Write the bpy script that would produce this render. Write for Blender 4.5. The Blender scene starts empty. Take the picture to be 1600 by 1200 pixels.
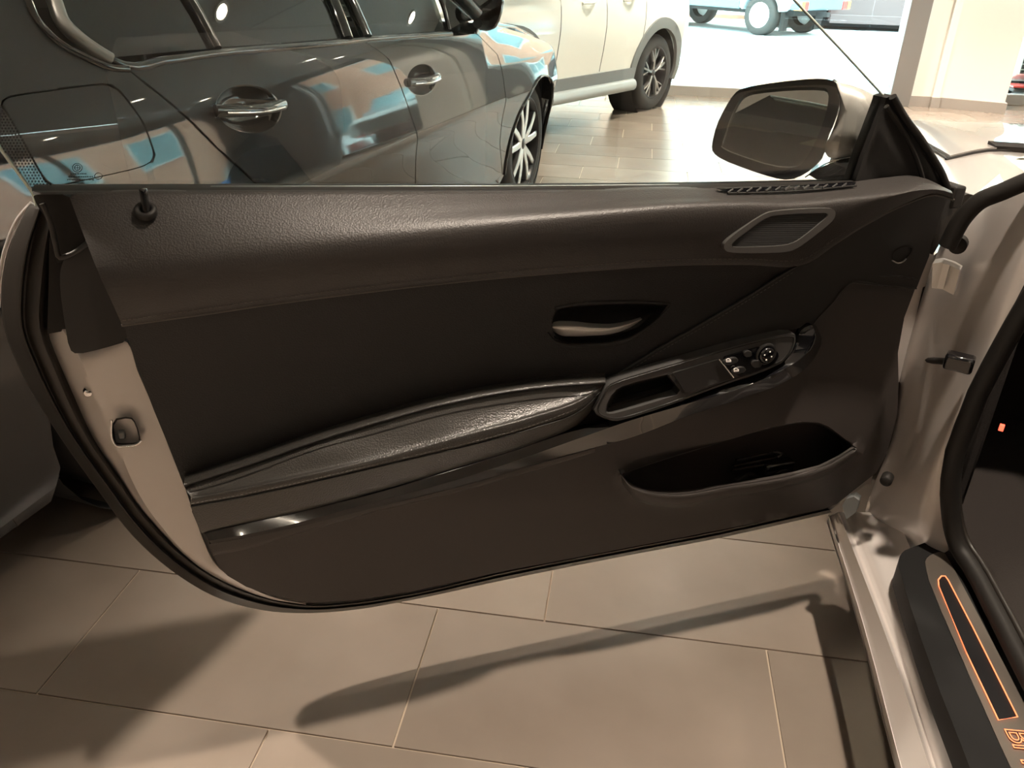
import bpy, bmesh, math, random
import numpy as np
from mathutils import Vector, Matrix
from mathutils.geometry import delaunay_2d_cdt
random.seed(7)
scene = bpy.context.scene
COL = scene.collection

# ------------------------------------------------------------------ camera
TL = 0.70                       # floor tile length (m)
TW = 0.5174 * TL                # floor tile width
FPX = 1281.85
CAMH = 1.81616 * TL
PITCH, YAW, ROLL = 0.482494, -0.136462, 0.0286888
cp, sp, cy, sy, cr, sr = math.cos(PITCH), math.sin(PITCH), math.cos(YAW), math.sin(YAW), math.cos(ROLL), math.sin(ROLL)
FW = np.array([sy * cp, cy * cp, -sp])
_r = np.array([cy, -sy, 0.0]); _u = np.cross(_r, FW)
RT = _r * cr + _u * sr
UP = -_r * sr + _u * cr
CAM = np.array([0.0, 0.0, CAMH])
cam_d = bpy.data.cameras.new('camera')
cam_d.sensor_fit = 'HORIZONTAL'; cam_d.sensor_width = 36.0
cam_d.lens = FPX / 1600 * 36.0
cam_d.clip_start = 0.05; cam_d.clip_end = 200
cam = bpy.data.objects.new('camera', cam_d); COL.objects.link(cam)
m = Matrix.Identity(4)
for i, ax in enumerate((RT, UP, -FW)):
    for j in range(3): m[j][i] = ax[j]
m[2][3] = CAMH
cam.matrix_world = m
scene.camera = cam

# ------------------------------------------------------------------ light
scene.view_settings.view_transform = 'Standard'
scene.view_settings.look = 'None'
scene.view_settings.gamma = 1.0
scene.view_settings.use_curve_mapping = False
scene.view_settings.exposure = 0.45
scene.cycles.max_bounces = 10
scene.cycles.transparent_max_bounces = 16
scene.cycles.sample_clamp_indirect = 8.0
scene.cycles.caustics_reflective = False
scene.cycles.caustics_refractive = False
world = bpy.data.worlds.new('daylight'); scene.world = world
world.use_nodes = True
wn = world.node_tree.nodes; wl = world.node_tree.links
bg = wn['Background']
SKY_STRENGTH = 13.0
bg.inputs[0].default_value = (0.74, 0.95, 1.0, 1)
bg.inputs[1].default_value = SKY_STRENGTH
LAMP_W = 84.0                   # one downlight (W)
LAMP_COL = (1.0, 0.85, 0.70)

# ------------------------------------------------------------------ projection helpers
def ray(u, v): return FW * FPX + RT * (u - 800) - UP * (v - 600)
def atz(u, v, z):
    d = ray(u, v); return CAM + d * ((z - CAMH) / d[2])
def proj(P):
    q = np.asarray(P, float) - CAM; w = q @ FW
    return (800 + FPX * (q @ RT) / w, 600 - FPX * (q @ UP) / w)
class Plane:
    """a vertical plane standing in the room: T along it, N towards the viewer's side"""
    def __init__(s, O, ang):
        s.O = np.array([O[0], O[1], 0.0]); a = math.radians(ang)
        s.T = np.array([math.cos(a), math.sin(a), 0.0]); s.N = np.array([s.T[1], -s.T[0], 0.0])
    def at(s, u, v, d=0.0):
        r = ray(u, v); t = ((s.O - CAM) @ s.N + d) / (r @ s.N); return CAM + r * t
    def loc(s, a, z, d=0.0): return s.O + s.T * a + s.N * d + np.array([0, 0, z])
    def sz(s, u, v, d=0.0):
        p = s.at(u, v, d); return ((p - s.O) @ s.T, p[2])
    def px(s, a, z, d=0.0): return proj(s.loc(a, z, d))
class Flat:
    """a horizontal plane; depth lifts it"""
    def __init__(s, z): s.z = z
    def at(s, u, v, d=0.0): return atz(u, v, s.z + d)

# ------------------------------------------------------------------ objects
ORG = {}
def link(o, parent):
    COL.objects.link(o)
    if parent is not None: o.parent = parent
    return o
def thing(name, label, cat, loc, group=None):
    o = bpy.data.objects.new(name, None); o.empty_display_size = 0.1
    o.location = loc; COL.objects.link(o)
    o['label'] = label; o['category'] = cat
    if group: o['group'] = group
    ORG[o.name] = np.array(loc, float)
    return o
def origin_of(parent):
    p = parent
    while p is not None:
        if p.name in ORG: return ORG[p.name]
        p = p.parent
    return np.zeros(3)
def obj(name, verts, faces, mat, parent=None, smooth=35, bevel=0, seg=2, mats=None, mi=None):
    o0 = origin_of(parent)
    me = bpy.data.meshes.new(name)
    me.from_pydata([tuple(np.asarray(v) - o0) for v in verts], [], [tuple(f) for f in faces])
    me.validate(); me.update()
    for mm in (mats or [mat]): me.materials.append(mm)
    if mi is not None:
        for p, k in zip(me.polygons, mi): p.material_index = k
    bm = bmesh.new(); bm.from_mesh(me); bmesh.ops.recalc_face_normals(bm, faces=bm.faces); bm.to_mesh(me); bm.free()
    if smooth:
        for p in me.polygons: p.use_smooth = True
        if smooth < 180: me.set_sharp_from_angle(angle=math.radians(smooth))
    o = bpy.data.objects.new(name, me); link(o, parent)
    if bevel:
        b = o.modifiers.new('bevel', 'BEVEL'); b.width = bevel; b.segments = seg; b.limit_method = 'ANGLE'; b.angle_limit = math.radians(40)
    return o
def struct(o): o['kind'] = 'structure'; return o
def tag(o, label, cat, group=None):
    o['label'] = label; o['category'] = cat
    if group: o['group'] = group
    return o

# ------------------------------------------------------------------ curves
def catmull(pts, n):
    P = np.asarray(pts, float)
    if len(P) == 2:
        t = np.linspace(0, 1, n)[:, None]; return P[0] * (1 - t) + P[1] * t
    seg = np.maximum(np.linalg.norm(np.diff(P[:, :2], axis=0), axis=1), 1e-6)
    cum = np.concatenate([[0], np.cumsum(seg)]); x = np.linspace(0, cum[-1], n)
    # monotone-ish cubic through the points (finite-difference tangents)
    m_ = np.zeros_like(P); sl = np.diff(P, axis=0) / seg[:, None]
    m_[0] = sl[0]; m_[-1] = sl[-1]
    for i in range(1, len(P) - 1):
        m_[i] = (sl[i - 1] * seg[i] + sl[i] * seg[i - 1]) / (seg[i] + seg[i - 1])
    k = np.clip(np.searchsorted(cum, x, side='right') - 1, 0, len(seg) - 1)
    h = seg[k]; t = ((x - cum[k]) / h)[:, None]; h = h[:, None]
    return (2*t**3-3*t**2+1)*P[k] + (t**3-2*t**2+t)*h*m_[k] + (-2*t**3+3*t**2)*P[k+1] + (t**3-t**2)*h*m_[k+1]
def chaikin(pts, it=2, closed=True, w=0.25):
    P = [np.asarray(p, float) for p in pts]
    for _ in range(it):
        Q = []; n = len(P)
        rng = range(n) if closed else range(n - 1)
        if not closed: Q.append(P[0])
        for i in rng:
            a, b = P[i], P[(i + 1) % n]; Q += [a * (1 - w) + b * w, a * w + b * (1 - w)]
        if not closed: Q.append(P[-1])
        P = Q
    return P
def resample(P, step, closed=True):
    P = [np.asarray(p, float) for p in P]; out = []
    n = len(P)
    for i in range(n if closed else n - 1):
        a, b = P[i], P[(i + 1) % n]; k = max(1, int(math.ceil(np.linalg.norm(b - a) / step)))
        for j in range(k): out.append(a + (b - a) * j / k)
    if not closed: out.append(P[-1])
    return out
def inside(pts, poly):
    x, y = pts[:, 0], pts[:, 1]; res = np.zeros(len(pts), bool); n = len(poly)
    for i in range(n):
        x1, y1 = poly[i][:2]; x2, y2 = poly[(i + 1) % n][:2]
        if y1 == y2: continue
        c = ((y1 > y) != (y2 > y)) & (x < (x2 - x1) * (y - y1) / (y2 - y1) + x1)
        res ^= c
    return res

# ------------------------------------------------------------------ shape builders
def sheet(name, plane, outline, d, mat, parent=None, holes=(), step=14, thick=0.008, rnd=1, smooth=35, bevel=0, back=None, seg=2, ana=False):
    """a plate with an outline traced on a plane, its own relief d(u,v) and its own thickness"""
    df = d if callable(d) else (lambda u, v: d)
    rings = [resample(chaikin(r, rnd) if rnd else r, step) for r in [outline, *holes]]
    rings = [[p for i, p in enumerate(r) if np.linalg.norm(p - r[i - 1]) > 1e-3] for r in rings]
    V = []; E = []
    for r in rings:
        b = len(V); V += [tuple(p) for p in r]; E += [(b + i, b + (i + 1) % len(r)) for i in range(len(r))]
    A = np.array(rings[0]); lo, hi = A.min(0), A.max(0)
    gx, gy = np.meshgrid(np.arange(lo[0] + step * .5, hi[0], step), np.arange(lo[1] + step * .5, hi[1], step))
    G = np.stack([gx.ravel(), gy.ravel()], 1)
    if len(G):
        ok = inside(G, rings[0])
        for r in rings[1:]: ok &= ~inside(G, r)
        G = G[ok]; B = np.array(V)
        if len(G):
            dist = np.concatenate([np.sqrt(((G[i:i+500, None, :] - B[None]) ** 2).sum(2)).min(1) for i in range(0, len(G), 500)])
            G = G[dist > step * .45]
        V += [tuple(p) for p in G]
    ov, oe, of, *_ = delaunay_2d_cdt([Vector(p) for p in V], E, [], 0, 1e-5)
    ov = np.array([tuple(p) for p in ov]); F = np.array([f for f in of if len(f) == 3])
    cen = ov[F].mean(1); ok = inside(cen, rings[0])
    for r in rings[1:]: ok &= ~inside(cen, r)
    F = F[ok]
    n = len(ov)
    front = [plane.at(u, v, df(u, v)) for u, v in ov]
    if back is None: rear = [plane.at(u, v, df(u, v)) for u, v in ov]
    N = getattr(plane, 'N', np.array([0, 0, 1.0]))
    rear = [p - N * thick for p in front]
    cnt = {}
    for f in F:
        for i in range(3):
            a, b = f[i], f[(i + 1) % 3]; cnt[(a, b)] = 1
    faces = [tuple(f) for f in F] + [tuple(int(i) + n for i in f[::-1]) for f in F]
    for (a, b) in cnt:
        if (b, a) not in cnt: faces.append((a, b, b + n, a + n))
    o = obj(name, front + rear, faces, mat, parent, smooth, bevel, seg)
    if ana:                                  # exact normals of the relief, so that paint reflects cleanly
        e = .004; nr = []
        for a, z in ov:
            da = (df(a + e, z) - df(a - e, z)) / (2 * e); dz = (df(a, z + e) - df(a, z - e)) / (2 * e)
            q = plane.N - plane.T * da - np.array([0, 0, dz]); nr.append(q / np.linalg.norm(q))
        me = o.data; me.shade_smooth() if hasattr(me, 'shade_smooth') else None
        me.normals_split_custom_set_from_vertices([tuple(q) for q in nr] + [tuple(-q) for q in nr])
    return o

def loft(name, plane, rails, mat, parent=None, n=50, m_=5, thick=0.006, sharp=(), smooth=40, back=True):
    """rails: list of (points, depth or list of depths); a smooth surface through them with thickness"""
    R = []
    for pts, d in rails:
        dd = d if hasattr(d, '__len__') else [d] * len(pts)
        R.append(catmull([(p[0], p[1], e) for p, e in zip(pts, dd)], n))
    R = np.array(R); K = len(R); rows = []
    for i in range(K - 1):
        p0 = R[i - 1] if i > 0 and i not in sharp else None
        p3 = R[i + 2] if i + 2 < K and (i + 1) not in sharp else None
        p1, p2 = R[i], R[i + 1]
        t1 = (p2 - p0) / 2 if p0 is not None else (p2 - p1)
        t2 = (p3 - p1) / 2 if p3 is not None else (p2 - p1)
        for k in range(m_):
            t = k / m_; rows.append((2*t**3-3*t**2+1)*p1 + (t**3-2*t**2+t)*t1 + (-2*t**3+3*t**2)*p2 + (t**3-t**2)*t2)
    rows.append(R[-1]); G = np.array(rows)
    M = len(G)
    N = getattr(plane, 'N', np.array([0, 0, 1.0]))
    V = [plane.at(*G[i, j]) for i in range(M) for j in range(n)]
    V += [p - N * thick for p in V]
    tot = M * n; F = []
    for i in range(M - 1):
        for j in range(n - 1):
            a = i * n + j; F.append((a, a + 1, a + n + 1, a + n)); F.append((a + n + tot, a + n + 1 + tot, a + 1 + tot, a + tot))
    per = [j for j in range(n)] + [i * n + n - 1 for i in range(1, M)] + [(M - 1) * n + j for j in range(n - 2, -1, -1)] + [i * n for i in range(M - 2, 0, -1)]
    for i in range(len(per)):
        a, b = per[i], per[(i + 1) % len(per)]; F.append((b, a, a + tot, b + tot))
    return obj(name, V, F, mat, parent, smooth)

def bowl(name, plane, outline, steps, mat, parent=None, center=None, rnd=2, step=10, smooth=60, thick=0.0):
    """a hollow (or a boss): rings of the outline scaled about its centre; steps = [(scale, depth), ...]"""
    r = np.array(resample(chaikin(outline, rnd), step)); c = np.array(center) if center is not None else r.mean(0)
    V = []; F = []; n = len(r)
    for sc, d in steps:
        if hasattr(sc, '__len__'): q = c + (r - c) * np.array(sc)
        else: q = c + (r - c) * sc
        V += [plane.at(u, v, d) for u, v in q]
    for k in range(len(steps) - 1):
        for i in range(n):
            a, b = k * n + i, k * n + (i + 1) % n; F.append((a, b, b + n, a + n))
    F.append(tuple(range((len(steps) - 1) * n, len(steps) * n)))
    return obj(name, V, F, mat, parent, smooth)

def frames(P, closed):
    P = [np.asarray(p, float) for p in P]; n = len(P); T = []
    for i in range(n):
        a = P[i - 1] if (i > 0 or closed) else P[i]; b = P[(i + 1) % n] if (i < n - 1 or closed) else P[i]
        t = b - a; T.append(t / (np.linalg.norm(t) + 1e-12))
    ref = np.array([0, 0, 1.0]) if abs(T[0][2]) < .9 else np.array([1.0, 0, 0])
    A = []; x = np.cross(T[0], ref); x /= np.linalg.norm(x)
    for t in T:
        x = x - t * (x @ t); x /= np.linalg.norm(x) + 1e-12; A.append((x, np.cross(t, x)))
    return P, A
def tube(name, pts, r, mat, parent=None, k=10, closed=False, smooth=60, raw=False, ry=None):
    P, A = frames(pts, closed); n = len(P); rr = r if hasattr(r, '__len__') else [r] * n
    V = []; F = []
    for p, (x, y), q in zip(P, A, rr):
        qy = q if ry is None else ry
        V += [p + x * q * math.cos(2 * math.pi * i / k) + y * qy * math.sin(2 * math.pi * i / k) for i in range(k)]
    for j in range(n if closed else n - 1):
        for i in range(k):
            a, b = j * k + i, j * k + (i + 1) % k; c, d = ((j + 1) % n) * k + (i + 1) % k, ((j + 1) % n) * k + i
            F.append((a, b, c, d))
    if not closed: F += [tuple(range(k))[::-1], tuple(range((n - 1) * k, n * k))]
    if raw: return V, F
    return obj(name, V, F, mat, parent, smooth)
def join(parts):
    V = []; F = []
    for v, f in parts:
        b = len(V); V += list(v); F += [tuple(i + b for i in q) for q in f]
    return V, F
def box_vf(lo, hi, X=None, O=None):
    V = [np.array([x, y, z], float) for x in (lo[0], hi[0]) for y in (lo[1], hi[1]) for z in (lo[2], hi[2])]
    F = [(0, 1, 3, 2), (4, 6, 7, 5), (0, 4, 5, 1), (2, 3, 7, 6), (0, 2, 6, 4), (1, 5, 7, 3)]
    if X is not None: V = [O + X[0] * v[0] + X[1] * v[1] + X[2] * v[2] for v in V]
    return V, F
def box(name, lo, hi, mat, parent=None, bevel=0, X=None, O=None, seg=2):
    V, F = box_vf(lo, hi, X, O); return obj(name, V, F, mat, parent, 35, bevel, seg)
def lathe_vf(profile, O, X, Y, Z, n=40, closed_profile=False):
    """profile of (radius, axial) turned about axis Z through O"""
    V = []; F = []; k = len(profile)
    for i in range(n):
        a = 2 * math.pi * i / n; e = X * math.cos(a) + Y * math.sin(a)
        V += [O + e * r + Z * h for r, h in profile]
    for i in range(n):
        for j in range(k if closed_profile else k - 1):
            a, b = i * k + j, i * k + (j + 1) % k; c, d = ((i + 1) % n) * k + (j + 1) % k, ((i + 1) % n) * k + j
            F.append((a, b, c, d))
    return V, F
def prism_vf(poly, w0, w1, X, O, inset=0.0):
    """poly in (x,z) swept along the third axis from w0 to w1"""
    n = len(poly)
    V = [O + X[0] * p[0] + X[1] * w0 + X[2] * p[1] for p in poly] + [O + X[0] * p[0] + X[1] * w1 + X[2] * p[1] for p in poly]
    F = [tuple(range(n)), tuple(range(2 * n - 1, n - 1, -1))] + [(i, i + n, (i + 1) % n + n, (i + 1) % n) for i in range(n)]
    return V, F
def text_mesh(s, size, ext=0.0, bevel=0.0, outline=False):
    c = bpy.data.curves.new('t', 'FONT'); c.body = s; c.size = size; c.extrude = ext
    if outline: c.fill_mode = 'NONE'; c.bevel_depth = bevel; c.bevel_resolution = 1
    o = bpy.data.objects.new('t', c); COL.objects.link(o)
    bpy.context.view_layer.update()
    me = bpy.data.meshes.new_from_object(o.evaluated_get(bpy.context.evaluated_depsgraph_get()))
    V = [np.array(v.co) for v in me.vertices]; F = [tuple(p.vertices) for p in me.polygons]
    bpy.data.objects.remove(o); bpy.data.curves.remove(c); bpy.data.meshes.remove(me)
    return V, F

# ------------------------------------------------------------------ materials
def mat(name, col, rough=0.5, metal=0.0, coat=0.0, bump=None, var=None, spec=0.5, emit=None, trans=0.0):
    M = bpy.data.materials.new(name); M.use_nodes = True
    nt = M.node_tree; b = nt.nodes['Principled BSDF']
    b.inputs['Base Color'].default_value = (*col, 1); b.inputs['Roughness'].default_value = rough
    b.inputs['Metallic'].default_value = metal; b.inputs['Coat Weight'].default_value = coat
    b.inputs['Coat Roughness'].default_value = 0.03
    b.inputs['Specular IOR Level'].default_value = spec
    if emit: b.inputs['Emission Color'].default_value = (*emit[0], 1); b.inputs['Emission Strength'].default_value = emit[1]
    if bump or var:
        tc = nt.nodes.new('ShaderNodeTexCoord')
    if bump:
        kind, sc, st = bump
        if kind == 'leather':
            t = nt.nodes.new('ShaderNodeTexVoronoi'); t.feature = 'SMOOTH_F1'; t.inputs['Scale'].default_value = sc; t.inputs['Smoothness'].default_value = .4
            nz = nt.nodes.new('ShaderNodeTexNoise'); nz.inputs['Scale'].default_value = sc * .6; nz.inputs['Detail'].default_value = 2
            mx = nt.nodes.new('ShaderNodeVectorMath'); mx.operation = 'SCALE'; mx.inputs[3].default_value = .0016
            ad = nt.nodes.new('ShaderNodeVectorMath'); ad.operation = 'ADD'
            nt.links.new(tc.outputs['Object'], nz.inputs['Vector']); nt.links.new(nz.outputs['Color'], mx.inputs[0])
            nt.links.new(tc.outputs['Object'], ad.inputs[0]); nt.links.new(mx.outputs[0], ad.inputs[1]); nt.links.new(ad.outputs[0], t.inputs['Vector'])
            out = t.outputs['Distance']
        else:
            t = nt.nodes.new('ShaderNodeTexNoise'); t.inputs['Scale'].default_value = sc; t.inputs['Detail'].default_value = 3
            nt.links.new(tc.outputs['Object'], t.inputs['Vector']); out = t.outputs['Fac']
        bp = nt.nodes.new('ShaderNodeBump'); bp.inputs['Strength'].default_value = st; bp.inputs['Distance'].default_value = .002
        nt.links.new(out, bp.inputs['Height']); nt.links.new(bp.outputs['Normal'], b.inputs['Normal'])
    if var:
        sc, c2, lo, hi = var
        t = nt.nodes.new('ShaderNodeTexNoise'); t.inputs['Scale'].default_value = sc; t.inputs['Detail'].default_value = 5
        nt.links.new(tc.outputs['Object'], t.inputs['Vector'])
        mr = nt.nodes.new('ShaderNodeMapRange'); mr.inputs[1].default_value = lo; mr.inputs[2].default_value = hi
        mx = nt.nodes.new('ShaderNodeMix'); mx.data_type = 'RGBA'
        mx.inputs[6].default_value = (*col, 1); mx.inputs[7].default_value = (*c2, 1)
        nt.links.new(t.outputs['Fac'], mr.inputs[0]); nt.links.new(mr.outputs[0], mx.inputs[0]); nt.links.new(mx.outputs[2], b.inputs['Base Color'])
    return M
def glass_mat(name, tint, refl=0.04, power=1.0):
    """thin glass: clear or tinted transparency under a Fresnel reflection"""
    M = bpy.data.materials.new(name); M.use_nodes = True; nt = M.node_tree
    for n in list(nt.nodes): nt.nodes.remove(n)
    out = nt.nodes.new('ShaderNodeOutputMaterial'); tr = nt.nodes.new('ShaderNodeBsdfTransparent'); gl = nt.nodes.new('ShaderNodeBsdfGlossy')
    tr.inputs[0].default_value = (*tint, 1); gl.inputs['Roughness'].default_value = 0.0; gl.inputs[0].default_value = (1, 1, 1, 1)
    fr = nt.nodes.new('ShaderNodeFresnel'); fr.inputs[0].default_value = 1.45
    mu = nt.nodes.new('ShaderNodeMath'); mu.operation = 'MULTIPLY'; mu.inputs[1].default_value = power; mu.use_clamp = True
    mx = nt.nodes.new('ShaderNodeMixShader')
    nt.links.new(fr.outputs[0], mu.inputs[0]); nt.links.new(mu.outputs[0], mx.inputs[0]); nt.links.new(tr.outputs[0], mx.inputs[1]); nt.links.new(gl.outputs[0], mx.inputs[2]); nt.links.new(mx.outputs[0], out.inputs[0])
    return M

LEATHER = mat('black leather', (.030, .027, .025), .46, bump=('leather', 430, .20))
LEATHER_S = mat('smooth black leather', (.007, .0063, .006), .55, bump=('leather', 420, .22))
COVER = mat('sill cover plastic', (.009, .009, .009), .55, spec=.18)
INLAY = mat('sill inlay', (.010, .010, .011), .4, spec=.2)
RING = mat('speaker ring', (.065, .063, .061), .38)
LEATHER_A = mat('armrest leather', (.030, .028, .025), .34, bump=('leather', 420, .25))
PLASTIC = mat('grained black plastic', (.042, .036, .033), .52, bump=('noise', 900, .25))
PLASTIC_S = mat('satin dark plastic', (.022, .021, .020), .45, spec=.35)
BEZEL = mat('grey black bezel', (.055, .054, .053), .38)
GLOSS = mat('piano black', (.004, .004, .005), .10, coat=.8, spec=.5)
RUBBER = mat('rubber', (.014, .0125, .011), .55, spec=.25)
RUBBER_B = mat('brown black seal', (.018, .015, .012), .45)
WHITE = mat('silver white paint', (.62, .58, .55), .32, metal=.25, coat=1.0)
JAMB = mat('silver jamb paint', (.60, .56, .53), .42, metal=.15, coat=.4)
SILVER = mat('satin aluminium', (.66, .64, .61), .40, metal=.8)
ALU = mat('brushed sill aluminium', (.20, .175, .15), .45, metal=.9)
CHROME = mat('chrome', (.8, .8, .8), .08, metal=1.0)
STEEL = mat('zinc steel', (.55, .53, .50), .4, metal=.8)
MIRROR = mat('mirror silver', (.75, .78, .80), .0, metal=1.0)
MESHB = mat('speaker mesh', (.022, .022, .022), .6)
THREAD = mat('thread', (.10, .09, .08), .7)
PIPING = mat('piping leather', (.075, .066, .058), .4)
ICON = mat('switch print', (.85, .80, .75), .5, emit=((1, .8, .65), .25))
ORANGE = mat('lit orange line', (.9, .22, .10), .4, emit=((1.0, .25, .10), 1.1))
REDLED = mat('red lamp', (.7, .05, .03), .4, emit=((1.0, .10, .05), 2.0))
GLASS = glass_mat('clear glass', (.95, .98, .965))
GLASS_EDGE = mat('ground glass edge', (.62, .70, .64), .25)
CARPET = mat('dark carpet', (.014, .010, .008), .95, bump=('noise', 500, .6))
BLACKP = mat('black car paint', (.016, .016, .0165), .5, coat=1.0, spec=.05)
TINT = glass_mat('tinted glass', (.38, .42, .41), power=1.6)
TYRE = mat('tyre rubber', (.020, .019, .018), .7)
RIM_D = mat('dark rim', (.03, .03, .032), .3, metal=.6)
RIM_S = mat('machined rim', (.62, .62, .62), .28, metal=1.0)
CABIN = mat('cabin black', (.02, .02, .02), .8)
SEATM = mat('cabin seat', (.05, .048, .045), .6)
SUVW = mat('pearl white paint', (.82, .83, .78), .25, coat=1.0)
CLAD = mat('grey cladding', (.17, .18, .18), .55)
CLADS = mat('silver sill guard', (.42, .45, .45), .4, metal=.4)
GROUT = mat('grout', (.42, .34, .26), .9)
WALLW = mat('white plaster', (.80, .79, .74), .7)
SKIRT = mat('stone skirting', (.34, .31, .28), .45)
FRAME = mat('steel frame', (.30, .29, .28), .38, metal=.6)
CEIL = mat('ceiling paint', (.50, .48, .45), .85)
BACKW = mat('warm grey wall', (.14, .125, .11), .8)
PAVE = mat('street paving', (.62, .66, .66), .8, var=(.6, (.55, .60, .61), .4, .6))
BRICK = mat('terracotta brick', (.62, .30, .20), .8, var=(3.0, (.70, .40, .28), .3, .7))
WINB = mat('street window', (.25, .42, .45), .1)
TRIMW = mat('street trim', (.75, .74, .70), .7)
def floor_mat():
    M = mat('porcelain tile', (.20, .165, .135), .24, bump=('noise', 60, .03), var=(2.2, (.265, .222, .185), .32, .70), spec=.5)
    nt = M.node_tree; b = nt.nodes['Principled BSDF']
    src = b.inputs['Base Color'].links[0].from_socket
    oi = nt.nodes.new('ShaderNodeObjectInfo'); mr = nt.nodes.new('ShaderNodeMapRange'); mr.inputs[3].default_value = .93; mr.inputs[4].default_value = 1.07
    hs = nt.nodes.new('ShaderNodeHueSaturation')
    nt.links.new(oi.outputs['Random'], mr.inputs[0]); nt.links.new(mr.outputs[0], hs.inputs['Value']); nt.links.new(src, hs.inputs['Color']); nt.links.new(hs.outputs[0], b.inputs['Base Color'])
    return M
TILE = floor_mat()
# ------------------------------------------------------------------ the showroom
XL, XR, YB, YF, ZC = -6.0, 5.6, -5.0, 9.25, 3.2
floor = struct(obj('floor', *box_vf((XL, YB, -.12), (XR + .2, YF + .75, -.004)), GROUT, smooth=0))
X0, Y0 = -1.13945 * TL, 1.89988 * TL
tile_me = None; rest = []
def tile_mesh():
    g = .0022; V, F = box_vf((g, g, -.012), (TL - g, TW - g, 0)); 
    me = bpy.data.meshes.new('floor_tile'); me.from_pydata([tuple(v) for v in V], [], F); me.update(); me.materials.append(TILE)
    bm = bmesh.new(); bm.from_mesh(me); bmesh.ops.recalc_face_normals(bm, faces=bm.faces); bm.to_mesh(me); bm.free()
    return me
tile_me = tile_mesh(); ntile = 0
r0, r1 = int((YB - Y0) / TW) - 1, int((YF + .7 - Y0) / TW)
for r in range(r0, r1 + 1):
    y = Y0 + r * TW
    if y < YB or y + TW > YF + .75: continue
    off = X0 + (r / 3.0 % 1.0) * TL
    k0 = int(math.floor((XL - off) / TL)) + 1
    x = off + k0 * TL
    while x + TL < XR + .2:
        vis = False
        if y + TW > .2:
            for cx in (x, x + TL / 2, x + TL):
                for c2 in (y, y + TW):
                    if c2 > .1:
                        u, v = proj((cx, c2, 0))
                        vis |= (-40 < u < 1640 and -40 < v < 1230)
        if vis and ntile < 296:
            o = bpy.data.objects.new('floor_tile', tile_me); o.location = (x, y, 0); link(o, floor); ntile += 1
        else:
            g = .0022; rest.append(box_vf((x + g, y + g, -.012), (x + TL - g, y + TW - g, 0)))
        x += TL
V, F = join(rest); o = obj('floor_tile_field', V, F, TILE, floor, smooth=0); o['kind'] = 'stuff'

struct(obj('ceiling', *box_vf((XL - .2, YB - .2, ZC), (XR + .2, YF + 1.0, ZC + .15)), CEIL, smooth=0))
struct(obj('wall_left', *box_vf((XL - .2, YB, 0), (XL, YF + .8, ZC)), BACKW, smooth=0))
struct(obj('wall_back', *box_vf((XL, YB - .2, 0), (XR, YB, ZC)), BACKW, smooth=0))
# front glazing: stone kerb, head, posts, panes
struct(obj('baseboard_front', *join([box_vf((.15, YF - .03, 0), (2.52, YF + .14, .095)), box_vf((XL, YF + .62, 0), (.15, YF + .75, .095)), box_vf((3.55, YF + .45, 0), (XR, YF + .6, .095))]), SKIRT, smooth=0))
struct(obj('trim_1', *join([box_vf((.02, YF, ZC - .25), (2.6, YF + .12, ZC)), box_vf((XL, YF + .62, ZC - .25), (.15, YF + .75, ZC)), box_vf((3.5, YF + .45, ZC - .25), (XR, YF + .6, ZC))]), FRAME, smooth=0))
w = struct(obj('window_1', *join([box_vf((.15, YF + .04, .095), (.21, YF + .10, ZC - .25))]), FRAME, smooth=0))
obj('pane', *box_vf((.21, YF + .065, .095), (2.52, YF + .073, ZC - .25)), GLASS, w, 0)
w = struct(obj('window_2', *join([box_vf((x, YF + .64, .095), (x + .06, YF + .70, ZC - .25)) for x in (-5.95, -4.0, -2.0, .04)]), FRAME, smooth=0))
for x in (-5.89, -3.94, -1.94): obj('pane', *box_vf((x, YF + .665, .095), (x + 1.94, YF + .673, ZC - .25)), GLASS, w, 0)
struct(obj('trim_2', *join([box_vf((.09, YF + .1, 0), (.15, YF + .62, ZC))]), FRAME, smooth=0))
w = struct(obj('window_3', *join([box_vf((x, YF + .49, .095), (x + .06, YF + .55, ZC - .25)) for x in (3.6, 5.5)]), FRAME, smooth=0))
obj('pane', *box_vf((3.66, YF + .515, .095), (5.5, YF + .523, ZC - .25)), GLASS, w, 0)
# dark steel post and the white pier beside it
struct(obj('trim_3', *box_vf((2.52, YF - .06, 0), (2.72, YF + .18, ZC)), FRAME, smooth=0, bevel=.006))
pier = [(2.72, YF + .02), (2.93, YF + .02), (2.93, YF - .03), (3.0, YF - .03), (3.0, YF + .0), (3.56, YF - .2), (3.72, YF + .6), (2.72, YF + .6)]
def column(poly, z0, z1):
    n = len(poly); V = [np.array([p[0], p[1], z]) for z in (z0, z1) for p in poly]
    return V, [tuple(range(n)), tuple(range(2 * n - 1, n - 1, -1))] + [(i, (i + 1) % n, (i + 1) % n + n, i + n) for i in range(n)]
struct(obj('wall_front', *column(pier, 0, ZC), WALLW, smooth=0))
skp = [(2.725, YF - .005), (2.925, YF - .005), (2.925, YF - .05), (3.01, YF - .05), (3.01, YF - .03), (3.575, YF - .235), (3.6, YF - .1), (2.73, YF + .3)]
struct(obj('baseboard_pier', *column(skp, 0, .10), SKIRT, smooth=0))
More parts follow.
